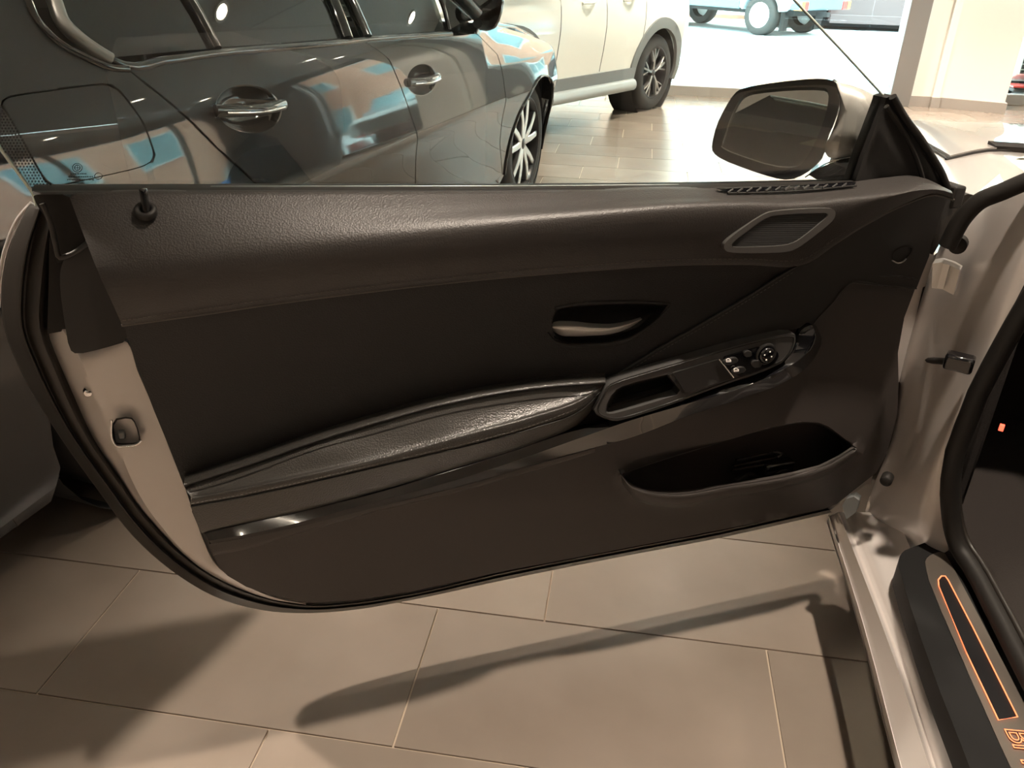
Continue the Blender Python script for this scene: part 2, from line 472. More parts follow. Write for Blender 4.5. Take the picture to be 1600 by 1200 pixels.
# right side: glazing towards the street
struct(obj('baseboard_right', *box_vf((XR, YB, 0), (XR + .15, YF + .6, .095)), SKIRT, smooth=0))
struct(obj('trim_4', *box_vf((XR, YB, ZC - .3), (XR + .15, YF + .6, ZC)), FRAME, smooth=0))
struct(obj('wall_right', *box_vf((XR + .01, YB, 0), (XR + .14, 3.6, ZC)), BACKW, smooth=0))
ys = [3.63, 5.6, 7.6, YF + .54]
w = struct(obj('window_4', *join([box_vf((XR + .03, y - .03, .095), (XR + .11, y + .04, ZC - .3)) for y in ys]), FRAME, smooth=0))
for a, b in zip(ys[:-1], ys[1:]): obj('pane', *box_vf((XR + .065, a + .04, .095), (XR + .073, b - .03, ZC - .3)), GLASS, w, 0)
# daylight portals in the window openings
def portal(loc, rot, sx, sy_):
    l = bpy.data.lights.new('daylight_portal', 'AREA'); l.shape = 'RECTANGLE'; l.size = sx; l.size_y = sy_; l.cycles.is_portal = True
    o = bpy.data.objects.new('daylight_portal', l); o.location = loc; o.rotation_euler = rot; COL.objects.link(o)
portal((-1.4, YF + .9, 1.55), (math.radians(-90), 0, 0), 9.0, 2.9)
portal((4.4, YF + .9, 1.55), (math.radians(-90), 0, 0), 2.2, 2.9)
portal((XR + .3, 6.7, 1.5), (0, math.radians(90), 0), 2.8, 6.2)

# ceiling downlights
LAMP = mat('lamp lens', (1, .9, .8), .5, emit=((1.0, .86, .68), 60.0))
lamp_proto = None
def lamp(x, y, power=1.0, cone=84, blend=.55):
    t = thing('ceiling_downlight', 'round recessed downlight with white rim in showroom ceiling', 'ceiling light', (x, y, ZC), 'showroom ceiling downlights')
    Z = np.array([0, 0, 1.0]); O = np.array([x, y, ZC]); X = np.array([1.0, 0, 0]); Y = np.array([0, 1.0, 0])
    obj('rim', *lathe_vf([(.062, 0), (.060, -.012), (.082, -.012), (.085, 0)], O, X, Y, Z, 24, True), TRIMW, t)
    obj('lens', *lathe_vf([(0, -.024), (.03, -.021), (.05, -.012), (.058, -.002)], O, X, Y, Z, 20), LAMP, t, 60)
    l = bpy.data.lights.new('lamp_light', 'SPOT'); l.energy = LAMP_W * power * 4; l.color = LAMP_COL; l.shadow_soft_size = .05
    l.spot_size = math.radians(cone); l.spot_blend = blend
    o = bpy.data.objects.new('lamp_light', l); o.location = (0, 0, -.09); link(o, t)
for x in (-4.4, -2.35, .55, 2.5, 4.4):
    for y in (-3.4, -1.3, 1.05, 3.0, 5.2, 7.4):
        if (x, y) == (.55, 1.05): lamp(x, y, 1.0, 64, .65)
        elif (x, y) == (-2.35, 1.05): lamp(x, y, 1.25, 104, .5)
        elif (x, y) == (.55, 3.0): lamp(x, y, .45)
        else: lamp(x, y)
lamp(3.1, 8.4); lamp(1.4, 8.4)  # extra pair beyond the grid, added to brighten the white pier

# ------------------------------------------------------------------ the street
struct(obj('street_ground', *box_vf((-30, YF + .75, -.2), (40, 60, -.05)), PAVE, smooth=0))
struct(obj('side_street_ground', *box_vf((XR + .2, -30, -.2), (40, YF + .75, -.05)), PAVE, smooth=0))
def building(name, label, O, T, W, Hh, depth, cols, rows):
    T = np.array(T, float); N = np.array([T[1], -T[0], 0.0])   # N faces the showroom
    t = thing(name, label, 'building', tuple(O)); O = np.array(O, float); X = (T, N, np.array([0, 0, 1.0]))
    box('wall', (0, -depth, 0), (W, 0, Hh), BRICK, t, X=X, O=O)
    box('cornice', (-.1, -depth, Hh), (W + .1, .25, Hh + .35), TRIMW, t, X=X, O=O)
    cw = W / cols; rh = Hh / rows
    for i in range(cols):
        for j in range(rows):
            a, z = i * cw + cw * .22, j * rh + (.1 if j == 0 else rh * .25)
            f = obj('window', *join([box_vf((a, 0, z), (a + cw * .56, .10, z + .1), X, O), box_vf((a, 0, z + rh * .6 - .1), (a + cw * .56, .10, z + rh * .6), X, O), box_vf((a, 0, z + .1), (a + .1, .08, z + rh * .6 - .1), X, O), box_vf((a + cw * .56 - .1, 0, z + .1), (a + cw * .56, .08, z + rh * .6 - .1), X, O)]), TRIMW, t, 0)
            obj('pane', *box_vf((a + .1, .0, z + .1), (a + cw * .56 - .1, .03, z + rh * .6 - .1), X, O), WINB, f, 0)
    return t
building('brick_building', 'terracotta brick building with pale windows across the side street', (17, 22, -.05), (0, -1, 0), 36, 9, 6, 9, 3)
building('brick_building', 'terracotta brick building with pale windows beyond the front street', (-20, 23.5, -.05), (1, 0, 0), 56, 9, 6, 14, 3)
# ------------------------------------------------------------------ the coupe whose door stands open
DP = Plane(atz(480, 957, .28), 26.2)
hinge = DP.at(1440, 700)
coupe = thing('coupe_car', 'silver white coupe in the foreground with its black trimmed door swung open', 'car', (1.45, 1.2, 0))

# --- door: painted shell first, everything else hangs on it
SEAL_OUT = [(42, 325), (15, 385), (3, 440), (8, 520), (30, 575), (80, 662), (150, 762), (210, 840), (270, 893), (340, 934), (420, 955), (480, 958), (560, 952), (640, 938), (785, 907), (980, 868), (1127, 840), (1300, 801)]
SEAL_IN = [(92, 330), (85, 385), (80, 440), (76, 515), (100, 580), (150, 690), (190, 748), (240, 815), (290, 865), (350, 905), (410, 930), (483, 944), (555, 940), (640, 927), (785, 893), (980, 855), (1120, 828), (1290, 790)]
shell_out = [(60, 330)] + [(a[0] * .7 + b[0] * .3, a[1] * .7 + b[1] * .3) for a, b in zip(SEAL_OUT, SEAL_IN)][1:] + [(1352, 757), (1388, 705), (1405, 640), (1408, 585), (1424, 540), (1445, 455), (1458, 405), (1470, 330), (1480, 305), (1100, 306), (110, 312)]
door = sheet('door', DP, shell_out, -.075, JAMB, coupe, thick=.05, step=30, rnd=0)
door['label'] = 'open driver door with black leather and plastic inner trim'
d_ = door
# outer skin edge seen past the seal
tube('skin_edge', [DP.at(u, v, -.135) for u, v in catmull([(50, 317), (30, 340), (10, 385), (0, 430), (-3, 480)], 30)], .003, WHITE, d_, 8)
# weatherstrip
mid = [(a[0] * .5 + b[0] * .5, a[1] * .5 + b[1] * .5) for a, b in zip(SEAL_OUT, SEAL_IN)]
q1 = [(a[0] * .82 + b[0] * .18, a[1] * .82 + b[1] * .18) for a, b in zip(SEAL_OUT, SEAL_IN)]
q3 = [(a[0] * .2 + b[0] * .8, a[1] * .2 + b[1] * .8) for a, b in zip(SEAL_OUT, SEAL_IN)]
q2 = [(a[0] * .62 + b[0] * .38, a[1] * .62 + b[1] * .38) for a, b in zip(SEAL_OUT, SEAL_IN)]
loft('weatherstrip', DP, [(SEAL_OUT, -.11), (q1, -.085), (q2, -.062), (mid, -.07), (q3, -.055), (SEAL_IN, -.075)], RUBBER_B, d_, n=90, m_=4, thick=.02)
# painted rear face of the door
J_IN = [(104, 512), (150, 530), (196, 533), (215, 580), (245, 650), (270, 715), (290, 765), (305, 810), (318, 845), (335, 880), (356, 899), (390, 918), (429, 934), (478, 944)]
J_MID = [(96, 512), (107, 530), (122, 554), (142, 600), (165, 650), (185, 698), (205, 748), (228, 790), (255, 826), (290, 864), (325, 890), (370, 914), (420, 934.5), (478, 944.6)]
J_OUT = [(70, 514), (76, 532), (96, 580), (122, 633), (146, 688), (165, 718), (186, 748), (210, 785), (236, 815), (286, 867), (320, 895), (365, 919), (415, 936), (478, 945.2)]
loft('door_end_face', DP, [(J_IN, [-.06, -.04] + [-.012] * 7 + [-.018, -.028, -.038, -.046, -.05]), (J_MID, [-.06, -.045] + [-.028] * 7 + [-.030, -.036, -.044, -.05, -.054]), (J_OUT, -.075)], JAMB, d_, n=70, m_=5, sharp=(1,), thick=.01)
sheet('pillar_rubber', DP, [(78, 325), (104, 345), (104, 400), (106, 516), (74, 522), (76, 440)], -.058, RUBBER, d_, step=14, rnd=0, thick=.02)
# latch opening with its bright lower rim
LO = [(174, 655), (204, 650), (213, 661), (221, 690), (214, 694), (180, 696), (177, 690)]
bowl('latch_opening', DP, LO, [(1.0, -.008), (.96, -.008), (.85, -.030), (.8, -.036)], RUBBER, d_, rnd=1, step=6)
tube('latch_rim', [DP.at(u, v, -.006) for u, v in catmull([(174, 656), (177, 690), (181, 696), (196, 697), (214, 694), (221, 688)], 24)], .0016, CHROME, d_, 8)
box('latch_claw', (-.004, -.004, -.004), (.005, .006, .008), CLAD, d_, .002, X=(DP.T, DP.N, np.array([0, 0, 1.0])), O=DP.at(190, 680, -.018))
obj('bump_stop', *lathe_vf([(0, .006), (.005, .005), (.007, 0), (.007, -.01)], DP.at(138, 612, -.038), DP.T, np.array([0, 0, 1.0]), DP.N, 14), CHROME, d_)
# corner cover below the trim and the rubber cap above it
sheet('corner_cover', DP, [(93, 425), (100, 405), (133, 378), (150, 400), (168, 440), (196, 500), (203, 532), (160, 545), (120, 554), (108, 546), (101, 505), (94, 455)], lambda u, v: -.004 - .018 * max(0, (150 - u) / 60.), PLASTIC_S, d_, step=12, thick=.02, rnd=1)
sheet('corner_cap', DP, [(50, 301), (112, 304), (120, 330), (140, 384), (98, 408), (88, 412), (86, 385), (74, 345), (58, 322)], lambda u, v: -.010 - .012 * max(0, (110 - u) / 60.), RUBBER, d_, step=12, thick=.02, rnd=1)
tube('cap_lip', [DP.at(u, v, .000) for u, v in catmull([(66, 318), (78, 345), (88, 385), (93, 402), (110, 398), (137, 380)], 24)], .0035, RUBBER_B, d_, 8)

# --- upper trim with its ledge
U_TOP = [(109, 309), (116, 305), (150, 302.5), (350, 301), (600, 301), (900, 299), (1080, 295), (1140, 297), (1230, 294), (1327, 288), (1400, 279), (1432, 276), (1452, 281), (1470, 290), (1484, 297)]
U_RDG = [(154, 427), (180, 422), (300, 405), (420, 391), (560, 375), (700, 360), (900, 340), (1080, 325), (1150, 322), (1250, 322), (1330, 312), (1400, 302), (1440, 295), (1470, 296), (1488, 301)]
U_MID = [(128, 360), (150, 356), (250, 349), (400, 342), (560, 335), (700, 328), (900, 318), (1080, 309), (1150, 309), (1240, 308), (1330, 299), (1400, 289), (1436, 284), (1462, 288), (1486, 298)]
U_LOW = [(172, 466), (205, 462), (310, 448), (420, 434), (560, 416), (700, 402), (900, 384), (1080, 371), (1160, 368), (1240, 366), (1310, 346), (1385, 315), (1440, 299), (1474, 299), (1489, 305)]
U_BOT = [(190, 506), (225, 501), (312, 489), (420, 473), (560, 455), (700, 439), (900, 421), (1080, 410), (1170, 409.5), (1258, 408.5), (1306, 377), (1360, 344), (1414, 317), (1465, 302), (1490, 310)]
U_TUC = [(191, 509), (226, 505), (312, 493), (420, 477), (560, 459), (700, 443), (900, 425), (1080, 413), (1170, 412), (1260, 410), (1308, 380), (1362, 347), (1416, 320), (1466, 305), (1490, 313)]
rm = [.050] * 7 + [.048, .046, .044, .040, .036, .034, .032, .03]
loft('upper_trim', DP, [(U_TOP, .006), (U_MID, .038), (U_RDG, .066), (U_LOW, .066), (U_BOT, .052), (U_TUC, .036)], LEATHER, d_, n=110, m_=7, thick=.012, smooth=60)
def stitches(name, plane, path, d, dash=5.0, gap=3.0, r=.0006, matl=THREAD, parent=None):
    P = np.array(catmull(path, 400)); L_ = np.concatenate([[0], np.cumsum(np.linalg.norm(np.diff(P[:, :2], axis=0), axis=1))]); parts = []
    x = 2.0
    while x + dash < L_[-1]:
        a, b = [np.array([np.interp(q, L_, P[:, 0]), np.interp(q, L_, P[:, 1])]) for q in (x, x + dash)]
        parts.append(tube('', [plane.at(*a, d), plane.at(*((a + b) / 2), d + .0006), plane.at(*b, d)], r, None, k=5, raw=True)); x += dash + gap
    o = obj(name, *join(parts), matl, parent, 60); o['kind'] = 'stuff'; return o
stitches('stitching', DP, [(u, v - 5) for u, v in U_BOT[:-1]], [.0] and .0565, parent=d_)
# bright piping under the trim
tube('trim_piping', [DP.at(u, v, .0475) for u, v in catmull([(u, v + 2.5) for u, v in U_BOT], 90)], .0020, PIPING, d_, 8)
# window channel behind the trim
loft('belt_seal', DP, [([(50, 299), (350, 297.5), (800, 296), (1110, 292), (1340, 286)], -.004), ([(50, 294), (350, 293), (800, 292), (1110, 289), (1340, 284)], -.012), ], RUBBER, d_, n=40, m_=3, thick=.02)
loft('belt_seal_lip', DP, [([(52, 304), (350, 302), (800, 301), (1110, 297), (1330, 291)], .004), ([(52, 300), (350, 298.5), (800, 297.5), (1110, 293.5), (1330, 288)], .000)], PLASTIC_S, d_, n=40, m_=3, thick=.02)
# defroster outlet
loft('vent_base', DP, [([(1122, 296), (1180, 294), (1260, 290), (1338, 285)], .016), ([(1138, 301), (1190, 300), (1262, 297), (1334, 290)], .024)], GLOSS, d_, n=24, m_=3, thick=.006)
for i in range(13):
    u = 1143 + i * 14.8; v = 298.5 - .05 * (u - 1143)
    V, F = join([tube('', [DP.at(u - 6, v + 2.6, .0275), DP.at(u + 2, v - 3.0, .0225)], .0014, None, k=6, raw=True)])
    obj('vent_fin', V, F, BEZEL, d_)
tube('vent_lip', [DP.at(u, v, .0265) for u, v in catmull([(1136, 302), (1190, 301), (1262, 297.5), (1338, 290)], 30)], .0016, PLASTIC_S, d_, 8)
# lock pin
pc = DP.at(227, 327, .034); zz = np.array([0, 0, 1.0]); nn = DP.N * .55 + zz * .83; nn /= np.linalg.norm(nn); tx = DP.T; ty = np.cross(nn, tx)
obj('pin_collar', *lathe_vf([(.0062, -.010), (.0062, .0005), (.0085, .0022), (.0118, .0018), (.0132, -.0005), (.0132, -.006)], pc, tx, ty, nn, 28), PLASTIC_S, d_, 60)
pb = DP.at(229, 328, .034); pt = DP.at(223, 294, .030)
tube('lock_pin', [pb - (pt - pb) * .3] + [pb + (pt - pb) * t for t in (0, .3, .7, .93, .98, 1.0)], [.0046, .0046, .0046, .0046, .0048, .0042, .002], GLOSS, d_, 16)

# --- speaker grille
SP_O = [(1131, 389), (1132, 380), (1150, 364), (1190, 336), (1211, 329), (1294, 324.5), (1305, 328), (1306, 338), (1298, 349), (1262, 377), (1245, 389), (1228, 395), (1140, 396)]
SP_I = [(1143, 384), (1144, 379), (1168, 361), (1195, 341), (1213, 335.6), (1289, 332), (1295, 335), (1291, 341), (1262, 365), (1243, 379), (1223, 384.5), (1148, 387)]
sheet('speaker_ring', DP, SP_O, .072, RING, d_, holes=[SP_I], step=7, thick=.02, rnd=2, bevel=.002)
sheet('speaker_grille', DP, SP_I, .069, MESHB, d_, step=12, thick=.02, rnd=2)
rib = []
for k in range(17):
    v = 336 + k * 3.0; xs_ = []
    g = np.array([(x, v) for x in range(1140, 1300)], float); ins = inside(g, chaikin(SP_I, 2)); xs_ = g[ins][:, 0]
    if len(xs_) > 8: rib.append(tube('', [DP.at(xs_[0] + 2, v, .0695), DP.at(xs_[-1] - 2, v, 0.0692)], .0007, None, k=5, raw=True))
obj('grille_ribs', *join(rib), MESHB, d_, 60)['kind'] = 'stuff'

# --- insert panel with the handle recess
top_u = [p[0] for p in U_BOT[:10]]; top_v = [p[1] for p in U_BOT[:10]]
A_SEAM = [(288, 759), (340, 742), (395, 724), (492, 690), (590, 660), (688, 633), (785, 614), (882, 602), (946, 598)]
def ins_d(u, v):
    vt = np.interp(u, top_u, top_v); vb = np.interp(u, [p[0] for p in A_SEAM] + [1259], [p[1] for p in A_SEAM] + [408.6])
    t = min(1, max(0, (v - vt) / max(vb - vt, 1)))
    dd = .030 * (1 - t) ** 2 + .012 * t ** 2
    return dd
H_REC = [(862, 500), (868, 484), (890, 478), (986, 473), (1044, 476), (1030, 494), (1004, 516), (985, 527), (945, 535), (885, 537), (866, 528)]
INS = [(190, 500), (225, 492), (312, 480), (420, 465), (560, 447), (700, 432), (900, 414), (1080, 404), (1170, 403), (1262, 404), (1240, 421), (1164, 468), (1101, 505), (1039, 541), (985, 574), (955, 592), (946, 600), (882, 604), (785, 616), (688, 635), (590, 662), (492, 692), (395, 726), (340, 744), (288, 761), (266, 703), (240, 640), (214, 572)]
sheet('insert_panel', DP, INS, ins_d, LEATHER_S, d_, holes=[H_REC], step=16, rnd=0, thick=.015, smooth=60)
loft('insert_roll', DP, [([(u, v - 17) for u, v in A_SEAM], .008), ([(u, v - 12) for u, v in A_SEAM], .017), ([(u, v - 6) for u, v in A_SEAM], .033), ([(u, v) for u, v in A_SEAM], .040), ([(u, v + 3) for u, v in A_SEAM], .034)], LEATHER_A, d_, n=70, m_=5, thick=.006, smooth=60)
hc = (930, 506)
def rec_rim(name, grow, dd, r, m2):
    P = chaikin([(hc[0] + (u - hc[0]) * grow, hc[1] + (v - hc[1]) * grow) for u, v in H_REC], 2)
    return tube(name, [DP.at(u, v, dd + ins_d(u, v)) for u, v in P], r, m2, d_, 8, closed=True)
bowl('handle_cup', DP, H_REC, [(1.01, .004), (.985, .004), (.95, -.012), (.88, -.034), (.7, -.042)], PLASTIC_S, d_, center=(935, 506))
tube('cup_lip', [DP.at(u, v, ins_d(u, v) + .001) for u, v in catmull([(856, 520), (866, 532), (885, 539), (915, 540), (945, 538), (985, 529), (1004, 518), (1030, 497), (1048, 478)], 40)], [.001 + .0032 * math.sin(math.pi * i / 39) for i in range(40)], LEATHER_S, d_, 8)
tube('cup_brow', [DP.at(u, v, ins_d(u, v) - .001) for u, v in catmull([(866, 481), (890, 476), (986, 471), (1046, 474)], 30)], .003, LEATHER_S, d_, 8)
# door handle: a tapered satin blade
HT = [(863, 508), (868, 505.5), (892, 504), (929, 507.5), (958, 508), (982, 504), (1003, 498)]
HB = [(864, 517), (876, 524), (896, 525.5), (923, 524.5), (955, 522), (982, 513), (1003, 499.5)]
HM = [(a[0] * .5 + b[0] * .5, a[1] * .6 + b[1] * .4) for a, b in zip(HT, HB)]
loft('door_handle', DP, [(HT, [.006, .010, .014, .016, .016, .012, .004]), (HM, [.012, .020, .025, .027, .025, .018, .006]), (HB, [.004, .010, .014, .016, .014, .010, .003])], SILVER, d_, n=36, m_=6, thick=.006, smooth=70)
# --- armrest
A_TOP = [(u, v + 1) for u, v in A_SEAM]
A_VAL = [(293, 769), (345, 757), (400, 741), (500, 708), (595, 685), (690, 659), (790, 637), (880, 620), (946, 599)]
A_CRE = [(300, 779), (350, 770), (444, 751), (590, 719), (663, 700), (736, 680), (834, 653), (905, 628), (947, 600)]
A_CR0 = [(a[0] * .3 + b[0] * .7, a[1] * .3 + b[1] * .7) for a, b in zip(A_VAL, A_CRE)]
A_SML = [(298, 791), (350, 782), (444, 763), (590, 729), (663, 712), (736, 695), (834, 668), (907, 641), (948, 601)]
A_LOW = [(313, 829), (360, 818), (444, 801), (590, 764), (663, 743), (736, 721), (834, 690), (905, 658), (949, 602)]
A_UND = [(316, 833), (362, 822), (444, 804), (590, 767), (663, 746), (736, 724), (834, 693), (906, 661), (949, 604)]
loft('armrest', DP, [(A_TOP, .034), (A_VAL, [.042, .043, .045, .048, .048, .048, .046, .042, .029]), (A_CR0, [.052, .053, .058, .062, .062, .062, .058, .049, .029]), (A_CRE, [.058, .06, .066, .07, .07, .07, .066, .055, .03]), (A_SML, [.056, .058, .064, .068, .068, .068, .064, .053, .029]), (A_LOW, [.034, .036, .04, .042, .042, .042, .04, .036, .026]), (A_UND, .015)], LEATHER_A, d_, n=70, m_=6, thick=.012, smooth=60)
tube('armrest_seam', [DP.at(u, v, d + .0012) for u, v, d in catmull([(p[0], p[1] + 1, e) for p, e in zip(A_SML, [.056, .058, .064, .068, .068, .068, .064, .053, .029])], 70)], .0011, RUBBER, d_, 6)
tube('insert_seam', [DP.at(u, v, .0455) for u, v in catmull([(u, v) for u, v in A_SEAM], 60)], .0010, RUBBER, d_, 6)
stitches('stitching', DP, [(u, v - 4) for u, v in A_SML[:-1]], .070, 4, 3, .0005, parent=d_)

# --- front upper moulding (dark diagonal sash up to the hinge side)
SASH = [(946, 600), (958, 590), (985, 573), (1039, 540), (1101, 504), (1164, 467), (1240, 420), (1262, 404), (1306, 374), (1360, 341), (1414, 314), (1465, 299), (1494, 312), (1486, 335), (1468, 345), (1455, 381), (1452, 400), (1440, 430), (1432, 451), (1380, 447), (1330, 441.5), (1300, 474.5), (1274, 502), (1270, 507), (1226, 518.5), (1132, 547), (1039, 571), (992, 585), (962, 600)]
def sash_d(u, v):
    # distance beyond the diagonal seam, rises a little out of the insert
    a = (u - 946) / 313.; vd = 598 - 190 * a
    return .016 + .007 * min(1, max(0, (v - vd) / 60.)) * (1 if u < 1300 else max(0, 1 - (u - 1300) / 120.))
sheet('front_moulding', DP, SASH, sash_d, PLASTIC_S, d_, step=14, rnd=0, thick=.012, smooth=60)
tube('moulding_seam', [DP.at(u, v, .0165) for u, v in catmull([(950, 595), (985, 572), (1039, 539), (1101, 503.5), (1164, 466.5), (1238, 420), (1258, 409)], 50)], .0014, LEATHER_A, d_, 8)
stitches('stitching', DP, [(958, 596), (990, 575), (1044, 542), (1106, 507), (1168, 470), (1240, 425)], .020, 4, 3, .0005, parent=d_)
tube('moulding_edge', [DP.at(u, v, .024) for u, v in catmull([(1432, 451), (1380, 446.5), (1331, 441.5), (1300, 474), (1274, 502), (1271, 506)], 40)], .0012, PLASTIC_S, d_, 6)
tube('moulding_step', [DP.at(u, v, .0175) for u, v in catmull([(1362, 425), (1366, 428), (1400, 431), (1434, 436)], 24)], .0016, PLASTIC_S, d_, 6)
bowl('screw_hole', DP, [(1392, 402), (1396, 392), (1412, 384), (1428, 384), (1426, 396), (1412, 408), (1398, 411)], [(1.0, .0185), (.9, .0185), (.8, .010), (.7, .009)], RUBBER, d_)
tube('hole_rim', [DP.at(u, v, .019) for u, v in catmull([(1394, 407), (1402, 411), (1412, 408), (1416, 404)], 12)], .0014, STEEL, d_, 6)

# --- lower panel with the map pocket
POCK = [(970, 741), (983, 758), (998, 766), (1020, 771), (1049, 774), (1095, 768), (1141, 761), (1227, 747), (1285, 732), (1318, 716), (1340, 701), (1314, 681), (1296, 667), (1279, 660), (1250, 659), (1199, 669), (1112, 695), (1026, 721)]
LOWP = [(300, 800), (444, 770), (590, 738), (736, 700), (834, 676), (930, 640), (1100, 590), (1240, 535), (1266, 505), (1298, 474), (1330, 442), (1380, 447), (1430, 451), (1413, 496), (1403, 551), (1404, 595), (1402, 647), (1388, 702), (1379, 722), (1370, 738), (1352, 752), (1308, 787), (1288, 795), (1225, 808), (1120, 829), (980, 856), (785, 893), (639, 925), (555, 938), (483, 942), (429, 931), (385, 917), (356, 900), (336, 880), (322, 853), (312, 828)]
def low_d(u, v):
    base = -.004 - .030 * max(0, min(1, (v - 780) / 160.))
    # belly of the lower front half
    base += .020 * math.exp(-((u - 1230) / 190.) ** 2 - ((v - 690) / 120.) ** 2)
    # raised lip under the pocket
    vl = np.interp(u, [960, 990, 1046, 1141, 1227, 1300, 1345], [735, 772, 786, 773, 758, 735, 700])
    if 965 < u < 1345: base += .012 * math.exp(-((v - vl + 4) / 9.) ** 2) * (1 if v > np.interp(u, [970, 1340], [741, 701]) - 6 else 0)
    return base
sheet('lower_panel', DP, LOWP, low_d, PLASTIC, d_, holes=[POCK], step=11, rnd=0, thick=.012, smooth=60)
bowl('map_pocket', DP, POCK, [(1.012, .012), (.99, .004), (.985, -.02), (.98, -.055), (.95, -.062)], PLASTIC, d_, center=(1150, 718), rnd=1)
# rounded ledge along the pocket's lower side
P1 = [(972, 744), (985, 760), (1000, 767), (1049, 775), (1141, 762), (1227, 748), (1285, 733), (1338, 703)]
P2 = [(974, 752), (990, 771), (1010, 780), (1047, 786), (1141, 773), (1228, 758), (1290, 741), (1340, 708)]
P0 = [(973, 742), (986, 757), (1002, 764), (1049, 771), (1141, 758), (1226, 744), (1284, 730), (1337, 701)]
loft('pocket_ledge', DP, [(P0, .004), (P1, .026), (P2, .020), ([(u, v + 7) for u, v in P2], .002)], PLASTIC, d_, n=60, m_=5, thick=.008, smooth=60)
# folded clip and bottle strap lying in the pocket
o = obj('pocket_clip', *join([tube('', [DP.at(u, v, -.03) for u, v in q], .003, None, k=6, raw=True) for q in ([(1146, 728), (1215, 714)], [(1143, 734), (1196, 726)], [(1146, 728), (1143, 734)], [(1215, 714), (1222, 708), (1212, 706), (1150, 719)])]), GLOSS, d_)
o = box('pocket_latch', (-.03, -.012, -.018), (.035, .012, .018), GLOSS, d_, .004, X=(DP.T, DP.N, np.array([0, 0, 1.0])), O=DP.at(1212, 732, -.03))
o = tube('pocket_strap', [DP.at(u, v, -.022) for u, v in catmull([(1150, 752), (1172, 742), (1186, 748), (1205, 744), (1222, 735), (1240, 738)], 24)], .006, RUBBER, d_, 8)

# --- piano black strip
G_TOP = [(318, 831), (380, 817), (444, 803), (590, 767), (663, 746), (736, 724), (834, 692), (882, 676), (930, 664), (965, 655), (1039, 637), (1132, 604), (1195, 582), (1226, 562), (1243, 540), (1250, 518), (1258, 508)]
G_RDG = [(327, 845), (385, 835), (444, 822), (590, 783), (663, 764), (736, 743), (834, 710), (882, 693), (930, 676), (976, 660), (1070, 632), (1164, 604), (1226, 576), (1254, 558), (1268, 541), (1274, 522), (1269, 508)]
G_BOT = [(330, 850), (386, 840), (444, 828), (590, 792), (663, 774), (736, 756), (834, 727), (882, 712), (930, 699), (985, 684), (1075, 650), (1164, 621), (1226, 597), (1256, 578), (1273, 559), (1284, 531), (1276, 509)]
gd = [.020, .022, .024, .028, .030, .032, .034, .034, .034, .036, .038, .040, .040, .038, .036, .034, .030]
loft('gloss_strip', DP, [(G_TOP, [x - .004 for x in gd]), (G_RDG, [x + .006 for x in gd]), (G_BOT, [x - .016 for x in gd])], GLOSS, d_, n=100, m_=6, sharp=(1,), thick=.010, smooth=60)
LIP1 = [(327, 850), (386, 840), (444, 828), (590, 792), (736, 756), (834, 727), (930, 700)]
LIP2 = [(333, 866), (390, 855), (444, 839), (590, 797), (736, 762), (834, 734), (930, 705)]
loft('strip_lip', DP, [(LIP1, .006), (LIP2, .004), ([(u, v + 2) for u, v in LIP2], -.006)], PLASTIC, d_, n=60, m_=4, thick=.006)

# --- switch panel
BEZ = [(926, 645), (936, 626), (945, 607), (957, 597), (995, 585), (1101, 554), (1180, 532), (1242, 519), (1244, 533), (1236, 553), (1215, 573), (1132, 601), (1039, 636), (970, 658), (951, 657)]
CUPO = [(944, 640), (958, 611), (977, 601), (1045, 584), (1052, 584), (1070, 613), (1020, 629), (962, 646), (949, 647)]
bz = lambda u, v: .040
sheet('switch_bezel', DP, BEZ, .042, BEZEL, d_, holes=[CUPO], step=9, rnd=1, thick=.02, bevel=.002)
tube('bezel_edge', [DP.at(u, v, .0425) for u, v in chaikin([(930, 644), (948, 608), (959, 599), (996, 588), (1101, 557), (1180, 535), (1239, 523), (1241, 533), (1233, 552), (1213, 570), (1131, 598), (1038, 633), (970, 654), (952, 653)], 2)], .0012, PLASTIC_S, d_, 6, closed=True)
bowl('pull_cup', DP, CUPO, [(1.01, .0415), (.98, .040), (.93, .015), (.85, -.008), (.7, -.012)], PLASTIC_S, d_, center=(1005, 619), rnd=1)
sheet('bezel_pad', DP, [(1052, 583), (1122, 562), (1144, 591), (1071, 614)], .045, PLASTIC_S, d_, step=12, rnd=0, thick=.006, bevel=.002)
sheet('pad_ramp', DP, [(1044, 586), (1054, 583), (1073, 613), (1066, 614)], lambda u, v: .043, PLASTIC_S, d_, step=8, rnd=0, thick=.03, bevel=.001)
SWB = [(1124, 561), (1160, 550), (1192, 541.5), (1206, 543), (1216, 550), (1217, 559), (1207, 571), (1180, 581), (1148, 590)]
sheet('switch_block', DP, SWB, .046, GLOSS, d_, step=8, rnd=1, thick=.008, bevel=.0015)
tube('block_edge', [DP.at(u, v, .0475) for u, v in ((1123.5, 561), (1146.5, 590))], .0009, CHROME, d_, 6)
for (u, v) in ((1141, 564.5), (1153, 579)):
    sw = sheet('window_switch', DP, [(u - 12, v - .5), (u + 9, v - 7.5), (u + 15, v + 1.5), (u - 6, v + 8)], lambda a, b: .0495, PLASTIC_S, d_, step=6, rnd=1, thick=.006, bevel=.0015)
for (u, v) in ((1139, 563), (1151, 578)):
    parts = [tube('', [DP.at(u + a, v + b, .0502) for a, b in q], .0005, None, k=5, raw=True) for q in ([(-4, 2.5), (-4.2, -1.5), (-1, -3), (3, -.5), (3.2, 2), (-4, 2.5)], [(-4, .6), (3, .4)])]
    obj('window_symbol', *join(parts), ICON, d_, 0)
